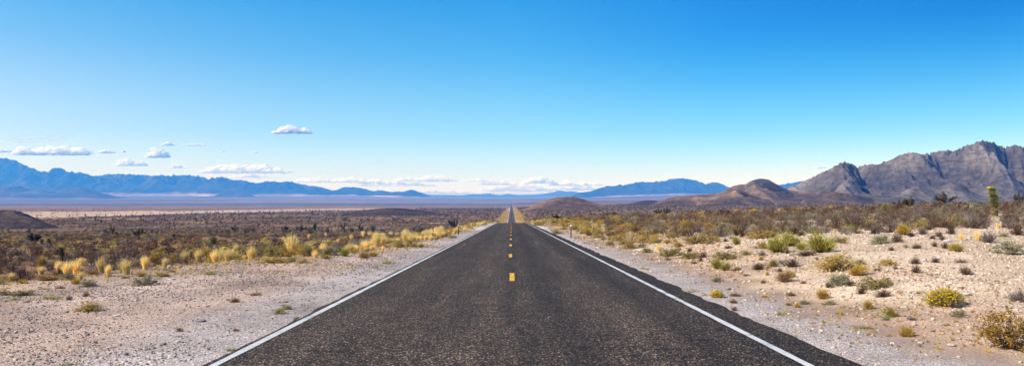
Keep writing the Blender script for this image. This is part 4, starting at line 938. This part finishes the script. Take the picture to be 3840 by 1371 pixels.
RK = [('J', 785, 185, 105, 52, 'rock_pale', 'largest pale pinkish rock, right of the yellow-flowered bush'), ('J', 320, 690, 62, 36, 'rock_white', 'white rock beside the small golden tuft low on the right'), ('J', 640, 712, 85, 42, 'rock_pale', 'rounded pale rock left of the big corner bush'), ('J', 245, 500, 55, 36, 'rock_pale', 'pale stone behind the small golden tuft'), ('J', 845, 58, 48, 24, 'rock_pale', 'small pale rock behind the largest pale rock'),
      ('J', 435, 560, 50, 26, 'rock_brown', 'tan stone between the golden tuft and corner bush'), ('J', 820, 660, 55, 28, 'rock_brown', 'brown stone just left of the corner bush'), ('J', 715, 640, 50, 24, 'rock_white', 'light flat stone left of the corner bush'), ('J', 530, 490, 50, 20, 'rock_pale', 'flat stone below the yellow-flowered bush'), ('J', 200, 215, 45, 30, 'rock_white', 'white stone left of the yellow-flowered bush'),
      ('A', 578, 440, 70, 40, 'rock_brown', 'brown rock topped with white behind the round golden tuft'), ('A', 800, 405, 36, 26, 'rock_pale', 'tan rock in the heap on the left pad edge'), ('A', 775, 400, 30, 22, 'rock_white', 'white rock in the heap on the left pad edge'), ('A', 830, 412, 32, 20, 'rock_grey', 'grey rock in the heap on the left pad edge'), ('A', 860, 405, 26, 16, 'rock_white', 'small white rock ending the left pad heap'), ('A', 185, 490, 34, 22, 'rock_grey', 'grey rock at the far left pad edge'), ('A', 260, 505, 40, 22, 'rock_brown', 'brown flat rock at the far left pad edge'), ('A', 940, 672, 34, 18, 'rock_white', 'bright white stone alone on the left gravel'),
      ('C', 520, 338, 40, 18, 'rock_white', 'white rock leftmost in the row behind the thicket'), ('C', 570, 338, 36, 20, 'rock_grey', 'grey rock second in the row behind the thicket'), ('C', 625, 340, 44, 24, 'rock_pale', 'pale rock in the middle of the row behind the thicket'), ('C', 710, 332, 40, 20, 'rock_grey', 'blue-grey rock right end of the row behind the thicket'), ('C', 980, 292, 45, 22, 'rock_grey', 'blue-grey rock behind the green thicket'), ('C', 1048, 275, 44, 16, 'rock_white', 'white slab behind the green thicket'), ('C', 1092, 278, 40, 22, 'rock_pale', 'tan rock beside the white slab behind the thicket'),
      ('F', 553, 182, 32, 34, 'rock_white', 'left white rock of the pair on the right crest'), ('F', 596, 180, 42, 34, 'rock_white', 'right white rock of the pair on the right crest'), ('F', 722, 172, 46, 24, 'rock_brown', 'brown rock right of the white pair on the crest'), ('F', 1020, 192, 52, 26, 'rock_white', 'white rock left of the wide ochre shrub on the crest'), ('F', 575, 652, 40, 30, 'rock_white', 'white rock low on the slope left of the green pair'), ('F', 650, 632, 34, 22, 'rock_white', 'small white rock beside the green pair'), ('F', 1080, 455, 50, 20, 'rock_white', 'white slab mid slope right of the grey-olive shrub'), ('F', 1045, 675, 45, 35, 'rock_pale', 'pale rock below the round dark brown shrub'), ('F', 935, 775, 50, 24, 'rock_pale', 'pale flat stone near the pale sage shrub'),
      ('G', 540, 318, 80, 36, 'rock_pale', 'tan rock behind the broad yellow-green bush'), ('G', 620, 285, 36, 16, 'rock_white', 'white stone above the broad yellow-green bush'), ('G', 662, 308, 36, 22, 'rock_pale', 'pale stone right of the tan rock'), ('G', 415, 732, 46, 30, 'rock_pale', 'pale rock below the dark brown ball shrub'), ('G', 1275, 645, 40, 30, 'rock_white', 'white rock right of the widest ochre shrub'), ('G', 1390, 275, 50, 28, 'rock_white', 'white rock among the scrub at the slope crest'), ('G', 1185, 412, 55, 26, 'rock_white', 'white rock left of the grey-green dome shrub'),
      ('H', 715, 382, 85, 28, 'rock_white', 'wide white rock on the crest above the dark ball shrub'), ('H', 155, 728, 64, 34, 'rock_pale', 'pale rock left of the dark double shrub'), ('H', 445, 605, 55, 36, 'rock_pale', 'pinkish rock right of the dark double shrub'), ('H', 780, 805, 40, 24, 'rock_white', 'white stone left of the upright twiggy shrub'), ('H', 990, 862, 55, 24, 'rock_white', 'white slab below the upright twiggy shrub'), ('H', 690, 142, 50, 20, 'rock_pale', 'pale rock deep in the right scrub belt'),
      ('M', 160, 445, 110, 38, 'rock_grey', 'grey slab standing out on the left gravel'), ('M', 205, 278, 90, 22, 'rock_pale', 'flat pale slab on the left gravel'), ('M', 990, 240, 40, 32, 'rock_pale', 'upright pale stone near the left road edge'), ('M', 1055, 235, 75, 26, 'rock_brown', 'tan slab near the left road edge'), ('M', 1180, 410, 60, 30, 'rock_grey', 'dark stone against the left road edge'), ('M', 435, 215, 45, 28, 'rock_brown', 'brown stone upper left gravel by the slab'),
      ('L', 70, 520, 55, 26, 'rock_white', 'white stone at the far lower left edge'), ('L', 190, 520, 50, 28, 'rock_white', 'white stone second from the lower left edge'), ('L', 2110, 632, 70, 26, 'rock_white', 'long white stone on the lower left gravel'), ('L', 1940, 668, 75, 36, 'rock_brown', 'orange-tan stone on the lower left gravel'), ('L', 1040, 555, 45, 34, 'rock_grey', 'grey stone in the stony patch lower left'), ('L', 785, 590, 50, 34, 'rock_grey', 'dark grey stone in the stony patch lower left'), ('L', 1490, 790, 60, 55, 'rock_grey', 'tall grey stone at the bottom of the left gravel'), ('L', 1385, 330, 80, 26, 'rock_white', 'white flat stone right of the lone ochre shrub'),
      ('B', 600, 550, 50, 26, 'rock_white', 'white stone at the foot of the straw row'), ('B', 610, 697, 100, 18, 'rock_white', 'long white slab right of the loose grey-green bush'), ('B', 670, 742, 65, 18, 'rock_white', 'short white slab below the long white slab'), ('B', 995, 570, 45, 20, 'rock_pale', 'pale stone below the dense straw pair'), ('B', 1400, 665, 45, 32, 'rock_white', 'white stone right of the bright weed on the left gravel')]
for r in RK: rock(*r)

# ------------------------------------------------------------------ procedural individuals and stuff
def field(n, ymin, ymax, amin, amax, power=1.0):
    y = np.exp(np.log(ymin) + (np.log(ymax) - np.log(ymin)) * RNG.random(n) ** power); a = RNG.uniform(amin, amax, n)
    return a * y, y
def yb_right(x, y):  # near limit of the right scrub belt
    return 40 + (vnoise(x / 9, y * 0 + 2, 7) - .5) * 10 + np.clip(16 - x, 0, 20) * 1.4
occ = np.array([[p[4].location.x, p[4].location.y, max(p[4].scale[0] * .5, .2)] for p in PLACED])
def clear_view(x, y):
    return (np.abs(x / y - bx / by) < .011) & (y > by - 45) & (y < by)
def free(x, y, r):
    if clear_view(x, y): return False
    d = np.hypot(occ[:, 0] - x, occ[:, 1] - y)
    return bool((d > occ[:, 2] * .8 + r).all())

def stuff(name, pts, scl, rot, idx, protos, label=None):
    """one object: a cloud of points carrying the small plants or stones nobody could count"""
    me = bpy.data.meshes.new(name)
    n = len(pts); me.vertices.add(n); me.vertices.foreach_set('co', np.asarray(pts, np.float32).ravel())
    a = me.attributes.new('scl', 'FLOAT_VECTOR', 'POINT'); a.data.foreach_set('vector', np.asarray(scl, np.float32).ravel())
    a = me.attributes.new('rot', 'FLOAT_VECTOR', 'POINT'); a.data.foreach_set('vector', np.asarray(rot, np.float32).ravel())
    a = me.attributes.new('idx', 'INT', 'POINT'); a.data.foreach_set('value', np.asarray(idx, np.int32))
    me.update()
    o = link(name, me)
    coll = bpy.data.collections.new(name + '_kinds')
    for i, m in enumerate(protos):
        p = bpy.data.objects.new('%s_kind_%02d' % (name, i), m); coll.objects.link(p)
    ng = bpy.data.node_groups.new(name + '_spread', 'GeometryNodeTree')
    ng.interface.new_socket('Geometry', in_out='INPUT', socket_type='NodeSocketGeometry'); ng.interface.new_socket('Geometry', in_out='OUTPUT', socket_type='NodeSocketGeometry')
    gi = ng.nodes.new('NodeGroupInput'); go = ng.nodes.new('NodeGroupOutput')
    ip = ng.nodes.new('GeometryNodeInstanceOnPoints'); ci = ng.nodes.new('GeometryNodeCollectionInfo')
    ci.inputs['Collection'].default_value = coll; ci.inputs['Separate Children'].default_value = True; ci.inputs['Reset Children'].default_value = True
    def na(t, nm):
        q = ng.nodes.new('GeometryNodeInputNamedAttribute'); q.data_type = t; q.inputs[0].default_value = nm; return q.outputs[0]
    ng.links.new(gi.outputs[0], ip.inputs['Points']); ng.links.new(ci.outputs[0], ip.inputs['Instance'])
    ip.inputs['Pick Instance'].default_value = True
    ng.links.new(na('INT', 'idx'), ip.inputs['Instance Index'])
    e2r = ng.nodes.new('FunctionNodeEulerToRotation'); ng.links.new(na('FLOAT_VECTOR', 'rot'), e2r.inputs[0]); ng.links.new(e2r.outputs[0], ip.inputs['Rotation'])
    ng.links.new(na('FLOAT_VECTOR', 'scl'), ip.inputs['Scale'])
    ng.links.new(ip.outputs[0], go.inputs[0])
    md = o.modifiers.new('spread', 'NODES'); md.node_group = ng
    tag(o, label, None, None, 'stuff')
    return o

# belts of shrubs: colour mixes
MIX_R = ['umber', 'brown', 'grey', 'umber', 'brown', 'umber', 'sage', 'grey', 'brown', 'grey', 'ochre', 'olive']
MIX_L = ['brown', 'umber', 'grey', 'brown', 'umber', 'brown', 'umber', 'ochre']
BELT = {'r': 'low %s in the crowded scrub belt behind the right gravel slope', 'l': 'low %s in the dark scrub below the left pad edge', 'v': '%s on the bank between the left pad and the road crest', 'm': '%s on the tan ground between the right post and the scrub belt'}
def cand(n, ymin, ymax, amin, amax, okf, power=1.0):
    x, y = field(n, ymin, ymax, amin, amax, power); k = okf(x, y); return x[k], y[k]
def place_belt(x, y, mix, zone, nmax, wr, gapf=.42):
    order = np.argsort(y); c = 0
    global occ
    taken = []
    far = []
    for i in order:
        w = random.uniform(*wr); xx, yy = float(x[i]), float(y[i])
        if not free(xx, yy, w * gapf): continue
        col = random.choice(mix)
        if c < nmax:
            form = FORM[col]; z = float(Z(xx, yy)); h = w * random.uniform(.45, .72)
            if form == 'grass': h = w * random.uniform(.75, 1.1)
            plant_at(xx, yy, z, w, h, col, None, None, None, BELT[zone] % (CW[col] + ' ' + NOUN[form]), 'scrub ' + zone_name[zone], parts=False)
            c += 1
        else: far.append((xx, yy, w))
        occ = np.concatenate([occ, [[xx, yy, w * .5]]])
    return far
BELT['e'] = '%s in the straw row along the left pad edge'
zone_name = {'e': 'of the left grass row', 'r': 'of the right belt', 'l': 'of the left plain', 'v': 'on the left bank', 'm': 'on the right tan ground'}
xr, yr = cand(2000, 35, 110, .12, .70, lambda x, y: (y > yb_right(x, y)) & (x > 9))
xl, yl = cand(1100, 30, 95, -.72, -.10, lambda x, y: x < EDGE(y) - 3.5)
xv, yv = cand(1100, 55, 185, -.16, -.03, lambda x, y: (x < -5.6) & (x > -18))
xm, ym = cand(800, 46, 180, .05, .34, lambda x, y: (x > 6.5) & (x < 28))
xe, ye = cand(260, 19, 58, -.8, -.08, lambda x, y: np.abs(x - EDGE(y) + .8) < 2.0)
place_belt(xe[:80], ye[:80], ['straw', 'straw', 'straw', 'golden', 'ochre'], 'e', 70, (.25, .6), .2)
xt, yt = cand(420, 33, 60, -.45, -.1, lambda x, y: (x < EDGE(y) + .6) & (x > EDGE(y) - 4.5))
place_belt(xt[:110], yt[:110], ['golden', 'olive', 'golden', 'ochre', 'straw', 'olive', 'straw'], 'e', 75, (.5, 1.15), .25)
rest_r = place_belt(xr, yr, MIX_R, 'r', 60, (.75, 1.65))
rest_l = place_belt(xl, yl, MIX_L, 'l', 40, (.8, 1.6))
rest_v = place_belt(xv, yv, ['straw', 'straw', 'straw', 'golden', 'ochre', 'straw', 'straw', 'rust'], 'v', 130, (.4, .95))
rest_m = place_belt(xm, ym, ['ochre', 'golden', 'umber', 'olive', 'ochre', 'ochre', 'rust', 'golden'], 'm', 60, (.5, 1.25))

# distant scrub: low-detail clumps
def lowbush(col, n=120):
    D = rdir(n, .0, .8); C = D * RNG.uniform(.55, 1.05, (n, 1)) * np.array([.5, .5, .85]); V, q = leaves(C, .10)
    return mesh_np('clump', V, [q], [M['leaf_' + col]])
def lowjosh():
    t = joshua(3, 1.0, True, .35); a = []
    V = []; Fq = []; Ft = []; mi = []; c = 0
    for k, me in enumerate(t[:2]):
        v = np.empty(len(me.vertices) * 3, np.float32); me.vertices.foreach_get('co', v); V.append(v.reshape(-1, 3))
        for p in me.polygons:
            (Fq if len(p.vertices) == 4 else Ft).append((np.array(p.vertices[:]) + c, k))
        c += len(me.vertices)
    return mesh_np('tree', np.concatenate(V), [np.array([f[0] for f in Fq]), np.array([f[0] for f in Ft])], [M['bark'], M['yucca_dark']], mi=[f[1] for f in Fq] + [f[1] for f in Ft])
LOWC = ['brown', 'umber', 'grey', 'umber', 'ochre', 'sage', 'olive', 'golden', 'straw']
LOW = [lowbush(c) for c in LOWC]
NEARC = ['brown', 'umber', 'grey', 'umber', 'ochre', 'sage', 'olive', 'golden']
LOW += [merged(c, FORM[c], .3) for c in NEARC] + [grass_mesh('straw', 140)]
JL = [lowjosh() for _ in range(4)]
def rest_arr(l): return np.array(l).reshape(-1, 3) if len(l) else np.zeros((0, 3))
def scrub_points():
    xs, ys, ws, ids = [], [], [], []
    R = rest_arr(rest_r); L = rest_arr(rest_l); Vv = rest_arr(rest_v); Mm = rest_arr(rest_m)
    for A, ii in ((R, [0, 1, 1, 2, 3, 3, 2, 5, 0, 1]), (L, [0, 0, 1, 1, 2, 3, 0]), (Vv, [8, 8, 7, 4]), (Mm, [4, 4, 7, 6, 1])):
        xs.append(A[:, 0]); ys.append(A[:, 1]); ws.append(A[:, 2]); ids.append(RNG.choice(ii, len(A)) + 9)
    # the belts carried on beyond the edges of the view
    n = 1500; y = np.sqrt(RNG.uniform(24 ** 2, 90 ** 2, n)); x = RNG.choice([-1, 1], n) * RNG.uniform(.70, 1.2, n) * y
    k = ((x > 0) & (y > 34)) | ((x < 0) & (x < EDGE(y) - 4)); x, y = x[k], y[k]
    xs.append(x); ys.append(y); ws.append(RNG.uniform(.7, 1.6, len(x))); ids.append(RNG.choice([0, 1, 2, 3, 0, 1, 5], len(x)) + 9)
    # general plain, thinning as shrubs shrink below what shows
    n = 130000
    y = np.sqrt(RNG.uniform(85 ** 2, 900 ** 2, n)); x = RNG.uniform(-1.05, 1.05, n) * y
    dens = .15 + .85 * sstep(.38, .58, fbm(x / 35, y / 35, 3, 131))
    k = ~clear_view(x, y) & (RNG.random(n) < dens) & (np.abs(x) > 13) & ~((y < 185) & (x < 0) & (x > -14)) & ~((y < 110) & (x > 0) & (x < 24))
    x, y = x[k], y[k]; xs.append(x); ys.append(y); ws.append(RNG.uniform(.9, 2.1, len(x))); ids.append(np.where(x < 0, RNG.choice([0, 0, 1, 1, 2, 6, 1, 4], len(x)), RNG.choice([0, 1, 1, 2, 3, 3, 0, 5, 1, 4], len(x))))
    n = 80000
    y = np.sqrt(RNG.uniform(900 ** 2, 2600 ** 2, n)); x = RNG.uniform(-1.0, 1.0, n) * y
    AAx = x / y; sn = np.interp(AAx, [-.75, -.58, -.41, -.21, -.13], [960, 1000, 1330, 1850, 2300])
    k = (np.abs(x) > 16) & ((y < sn) | (AAx > -.12) | (RNG.random(n) < .06)); x, y = x[k], y[k]
    xs.append(x); ys.append(y); ws.append(RNG.uniform(1.6, 3.6, len(x))); ids.append(RNG.choice([0, 0, 1, 2, 0, 3, 6], len(x)))
    # golden verges of the far road
    n = 9000; y = RNG.uniform(190, 2000, n); x = RNG.choice([-1, 1], n) * RNG.uniform(4.8, 19, n)
    xs.append(x); ys.append(y); ws.append(RNG.uniform(.6, 1.5, n)); ids.append(RNG.choice([7, 7, 8, 4, 4, 6], n))
    x = np.concatenate(xs); y = np.concatenate(ys); w = np.concatenate(ws); i = np.concatenate(ids)
    return x, y, w, i
x, y, w, i = scrub_points()
z = Z(x, y)
stuff('distant_scrub', np.stack([x, y, z - .03], 1), np.stack([w, w, w * RNG.uniform(.45, .75, len(w))], 1), np.stack([x * 0, x * 0, RNG.random(len(w)) * 6.28], 1), i, LOW, 'low scrub covering the plain out to the hills')
# far Joshua woodland: nearest 150 as trees of their own, the rest as one mass
n = 5200; y = np.sqrt(RNG.uniform(230 ** 2, 2600 ** 2, n)) ; x = RNG.uniform(-.72, .72, n) * y
den = sstep(.3, .62, fbm(x / 120, y / 120, 3, 151)); AAx = x / y; sn = np.interp(AAx, [-.75, -.58, -.41, -.21, -.13], [960, 1000, 1330, 1850, 2300])
k = (RNG.random(n) < den) & (np.abs(x) > 28) & ((y < sn + 60) | (AAx > -.12)) & ((x < 0) | (y > 300)); x, y = x[k], y[k]
o_ = np.argsort(y); x, y = x[o_], y[o_]
nm = 170
for j in range(min(nm, len(x))):
    h = random.uniform(2.2, 4.6); q = link('joshua_tree', random.choice(JL), loc=(float(x[j]), float(y[j]), float(Z(x[j], y[j])) - .05)); q.scale = (h, h, h); q.rotation_euler = (0, 0, random.random() * 6.28)
    tag(q, 'small distant dark Joshua tree scattered over the %s plain' % ('left' if x[j] < 0 else 'right'), 'tree', 'distant Joshua trees on the %s plain' % ('left' if x[j] < 0 else 'right'))
xx, yy = x[nm:], y[nm:]; h = RNG.uniform(2.4, 5.2, len(xx))
stuff('joshua_woodland', np.stack([xx, yy, Z(xx, yy) - .05], 1), np.stack([h, h, h], 1), np.stack([h * 0, h * 0, RNG.random(len(h)) * 6.28], 1), RNG.integers(0, 4, len(h)), JL, 'far Joshua woodland speckling the plain')

# small dry grass and seedlings on the shoulders
def tuft(col, n=26):
    az = RNG.random(n) * 6.28; o = RNG.random(n); P0 = np.stack([np.cos(az) * .08, np.sin(az) * .08, np.zeros(n)], 1)
    P2 = np.stack([np.cos(az) * .5 * o, np.sin(az) * .5 * o, .4 + .6 * RNG.random(n)], 1); V, q, t = blades(P0, (P0 + P2) / 2, np.full(n, .03), P2=P2)
    return mesh_np('tuft', V, [q, t], [M['leaf_' + col]])
TU = [tuft(c) for c in ('rust', 'golden', 'straw', 'weed', 'olive', 'rust')]
xs, ys, ids = [], [], []
def add(x, y, ii): xs.append(x); ys.append(y); ids.append(RNG.choice(ii, len(x)))
n = 5000; x = RNG.uniform(4.8, 10, n); y = np.exp(RNG.uniform(np.log(7.5), np.log(170), n)); k = RNG.random(n) < sstep(.42, .62, fbm(x / 1.8, y / 4, 4, 95)); add(x[k], y[k], [0, 0, 5, 1, 4])
n = 5500; y = np.exp(RNG.uniform(np.log(24), np.log(185), n)); x = RNG.uniform(-13.5, -4.6, n); k = (RNG.random(n) < sstep(.46, .62, fbm(x / 3.2, y / 5, 4, 91))) & (x > EDGE(y) - 2); add(x[k], y[k], [0, 1, 1, 2, 4])
n = 1200; y = RNG.uniform(17, 50, n); x = EDGE(y) + RNG.normal(0, 1.4, n); add(x, y, [0, 1, 2, 1, 4])
n = 160; y = np.exp(RNG.uniform(np.log(7.5), np.log(45), n)); x = RNG.uniform(-15, -4.2, n); k = x > EDGE(y); add(x[k], y[k], [0, 3, 4, 1])
n = 3200; y = np.exp(RNG.uniform(np.log(8), np.log(60), n)); a = RNG.uniform(.18, .75, n); x = a * y; k = (x > 6) & (RNG.random(n) < sstep(.45, .7, fbm(x / 2.4, y / 3, 3, 211))); add(x[k], y[k], [0, 1, 4, 2])
n = 2500; y = RNG.uniform(40, 190, n); x = RNG.uniform(6, 18, n); add(x, y, [1, 2, 1, 4, 2])
x = np.concatenate(xs); y = np.concatenate(ys); i = np.concatenate(ids); s = RNG.uniform(.02, .07, len(x)) * (1 + np.clip(y - 12, 0, 60) / 40)
stuff('dry_grass', np.stack([x, y, Z(x, y) - .01], 1), np.stack([s * 1.5, s * 1.5, s], 1), np.stack([x * 0, x * 0, RNG.random(len(x)) * 6.28], 1), i, TU, 'sparse dry grass and seedlings on the shoulders')

# loose stones
def stones(mat, k):
    out = []
    for _ in range(k):
        v, f = ICO1; n = 1 + .8 * (vnoise(v[:, 0] * 1.5 + RNG.random() * 90, v[:, 1] * 1.5 + v[:, 2] * 1.3, 5) - .5)
        P3 = v * n[:, None] * np.array([.5, .38, .27]); out.append(mesh_np('stone', P3, [f], [M[mat]]))
    return out
def stone_field(name, n, xr_, okf, mat, lo, hi, label):
    y = np.exp(RNG.uniform(np.log(7), np.log(62), n)); x = RNG.uniform(*xr_, n) if len(xr_) == 2 else None
    k = okf(x, y); x, y = x[k], y[k]
    s = np.exp(np.log(lo) + (np.log(hi) - np.log(lo)) * RNG.random(len(x)) ** 1.5) * (.75 + y / 28)
    rot = np.stack([RNG.normal(0, .25, len(x)), RNG.normal(0, .25, len(x)), RNG.random(len(x)) * 6.28], 1)
    stuff(name, np.stack([x, y, Z(x, y) + s * .06], 1), np.stack([s, s, s], 1), rot, RNG.integers(0, 5, len(x)), stones(mat, 5), label)
def vis(x, y): return np.abs(x) < .85 * y + 2
stone_field('loose_gravel', 70000, (-17, -4.0), lambda x, y: vis(x, y) & (x > EDGE(y) - 1.5) & (RNG.random(len(x)) < .25 + .75 * sstep(.4, .62, fbm(x / 2.5, y / 2.5, 3, 171))), 'stone_grey', .010, .05, 'loose pinkish gravel on the left pad')
stone_field('loose_gravel', 130000, (4.4, 40), lambda x, y: vis(x, y) & (y < 66) & (RNG.random(len(x)) < (.2 + .8 * sstep(5, 9, x)) * (.35 + .65 * sstep(.35, .6, fbm(x / 3, y / 3, 3, 181)))), 'stone_tan', .012, .075, 'loose tan stones on the right slope')

# ------------------------------------------------------------------ labels that single plants out
LM = [(p[0], p[1], p[7]) for p in PLACED if p[7]]
def words(s): return len(s.split())
ORD = ['nearest', 'second', 'third', 'fourth', 'fifth', 'sixth', 'seventh', 'eighth', 'ninth', 'tenth']
LM = [l for l in LM if words(l[2]) <= 8]
bucket = {}
for p in PLACED:
    if p[8]: continue
    u, v, w, h, o, cw, noun, land, _ = p
    if land:
        o['label'] = land.split(' ', 1)[1] + ('' if words(land) > 4 else ' beside the asphalt' if 'edge' in land else ' beside the road')
        continue
    best = min((l for l in LM if l[2]), key=lambda l: math.hypot(l[0] - u, (l[1] - v) * 1.6))
    dx, dy = u - best[0], (v - best[1]) * 1.8
    rel = ('right of' if dx > 0 else 'left of') if abs(dx) > abs(dy) else ('in front of' if dy > 0 else 'behind')
    size = 'large' if w > 65 else 'small' if w < 28 else 'mid-sized'
    if words(cw + noun + rel + best[2]) > 12: size = size
    bucket.setdefault((size, cw, noun, rel, best[2]), []).append((math.hypot(dx, dy), o))
for (size, cw, noun, rel, lm), lst in bucket.items():
    lst.sort(key=lambda q: q[0])
    for k, (_, o) in enumerate(lst):
        lab = '%s%s %s %s %s' % ((ORD[k] + ' ') if len(lst) > 1 else '', size, cw + ' ' + noun, rel, lm)
        o['label'] = lab if words(lab) <= 16 else lab.replace(size + ' ', '', 1)
for p in PLACED:
    o = p[4]
    if 'group' not in o.keys() or not o['group']:
        if o.name.startswith('bunchgrass'): o['group'] = 'straw grass tufts'
        elif o.name.startswith(('desert', 'flowering')): o['group'] = 'desert shrubs along the road'
        elif o.name.startswith('low_weed'): o['group'] = 'low green weeds on the gravel'

# ------------------------------------------------------------------ air
V = np.array([[a, b, c] for a in (-30500, 30500) for b in (-420, 31500) for c in (-90, 1000)], float)
hm, nt, out = newmat('thin_air')
pv = N(nt, 'ShaderNodeVolumePrincipled')
pv.inputs['Color'].default_value = (.06, .31, 1.0, 1); pv.inputs['Absorption Color'].default_value = (1, 1, 1, 1)
pv.inputs['Density'].default_value = 8.0e-5; pv.inputs['Anisotropy'].default_value = 0.0
nt.links.new(pv.outputs[0], out.inputs['Volume'])
haze = link('haze', mesh_np('haze', V, [np.array([[0, 1, 3, 2], [4, 6, 7, 5], [0, 4, 5, 1], [2, 3, 7, 6], [0, 2, 6, 4], [1, 5, 7, 3]])], [hm]))
tag(haze, kind='stuff'); haze.display_type = 'WIRE'

# ------------------------------------------------------------------ sun, sky, camera
EL = math.radians(37); AZ = math.radians(17)       # sun on the left, a little behind the camera
sd = Vector((-math.cos(EL) * math.cos(AZ), -math.cos(EL) * math.sin(AZ), math.sin(EL)))
sun = bpy.data.lights.new('sun', 'SUN'); sun.energy = 5.0; sun.angle = math.radians(.5); sun.color = (1, .95, .87)
so = bpy.data.objects.new('sun', sun); COL.objects.link(so); so.rotation_euler = (-sd).to_track_quat('-Z', 'Y').to_euler(); so.location = (0, 0, 50)
W = bpy.data.worlds.new('World'); SC.world = W; W.use_nodes = True
nt = W.node_tree; nt.nodes.clear()
sky = nt.nodes.new('ShaderNodeTexSky'); sky.sky_type = 'NISHITA'; sky.sun_disc = False
sky.sun_elevation = EL; sky.sun_rotation = math.atan2(sd.x, sd.y); sky.altitude = 1200; sky.air_density = 1.0; sky.dust_density = .6; sky.ozone_density = 1.6
tc = nt.nodes.new('ShaderNodeTexCoord'); sp = nt.nodes.new('ShaderNodeSeparateXYZ'); nt.links.new(tc.outputs['Generated'], sp.inputs[0])
# colour of this clear, dry sky: pale at the horizon, quickly deepening, deeper away from the sun
gz = ramp(nt, math_(nt, 'MULTIPLY_ADD', sp.outputs[2], 3.0, .0), [(0, (.96, 1.0, 1.27)), (.10, (.78, .92, 1.18)), (.22, (.52, .80, 1.06)), (.36, (.38, .77, 1.0)), (.52, (.20, .70, 1.02)), (.72, (.08, .64, 1.04)), (1, (.055, .54, 1.0))])
gx = ramp(nt, math_(nt, 'MULTIPLY_ADD', sp.outputs[0], .8, .5), [(.05, (2.6, 1.16, .95)), (.28, (1.6, 1.08, 1)), (.5, (1, 1, 1)), (.70, (.21, .68, .885)), (.90, (.0, .445, .665))])
gx = mixc(nt, (1, 1, 1), gx, ramp(nt, sp.outputs[2], [(.02, 0.), (.2, 1.)]))
c = mixc(nt, sky.outputs[0], gz, 1.0, 'MULTIPLY'); c = mixc(nt, c, gx, 1.0, 'MULTIPLY')
c = mixc(nt, (2.7, 2.25, 1.9), c, ramp(nt, sp.outputs[2], [(.0, 0.), (.004, 1.)]))
bg = nt.nodes.new('ShaderNodeBackground'); bg.inputs[1].default_value = .108; nt.links.new(c, bg.inputs[0])
ow = nt.nodes.new('ShaderNodeOutputWorld'); nt.links.new(bg.outputs[0], ow.inputs[0])

cam = bpy.data.cameras.new('camera'); co_ = bpy.data.objects.new('camera', cam); COL.objects.link(co_)
cam.sensor_width = 36; cam.lens = F / 2576 * 36; cam.shift_x = (1288 - UC) / 2576; cam.shift_y = (VH - 460) / 2576
cam.clip_start = .1; cam.clip_end = 300000
co_.location = (0, 0, 0); co_.rotation_euler = (math.radians(90), 0, 0)
SC.camera = co_
SC.view_settings.view_transform = 'Standard'; SC.view_settings.look = 'None'; SC.view_settings.gamma = 1; SC.view_settings.exposure = .65
SC.cycles.use_denoising = True; SC.cycles.denoiser = 'OPENIMAGEDENOISE'; SC.cycles.denoising_prefilter = 'ACCURATE'
SC.cycles.max_bounces = 24; SC.cycles.diffuse_bounces = 24; SC.cycles.transmission_bounces = 24; SC.cycles.volume_bounces = 1; SC.cycles.transparent_max_bounces = 40
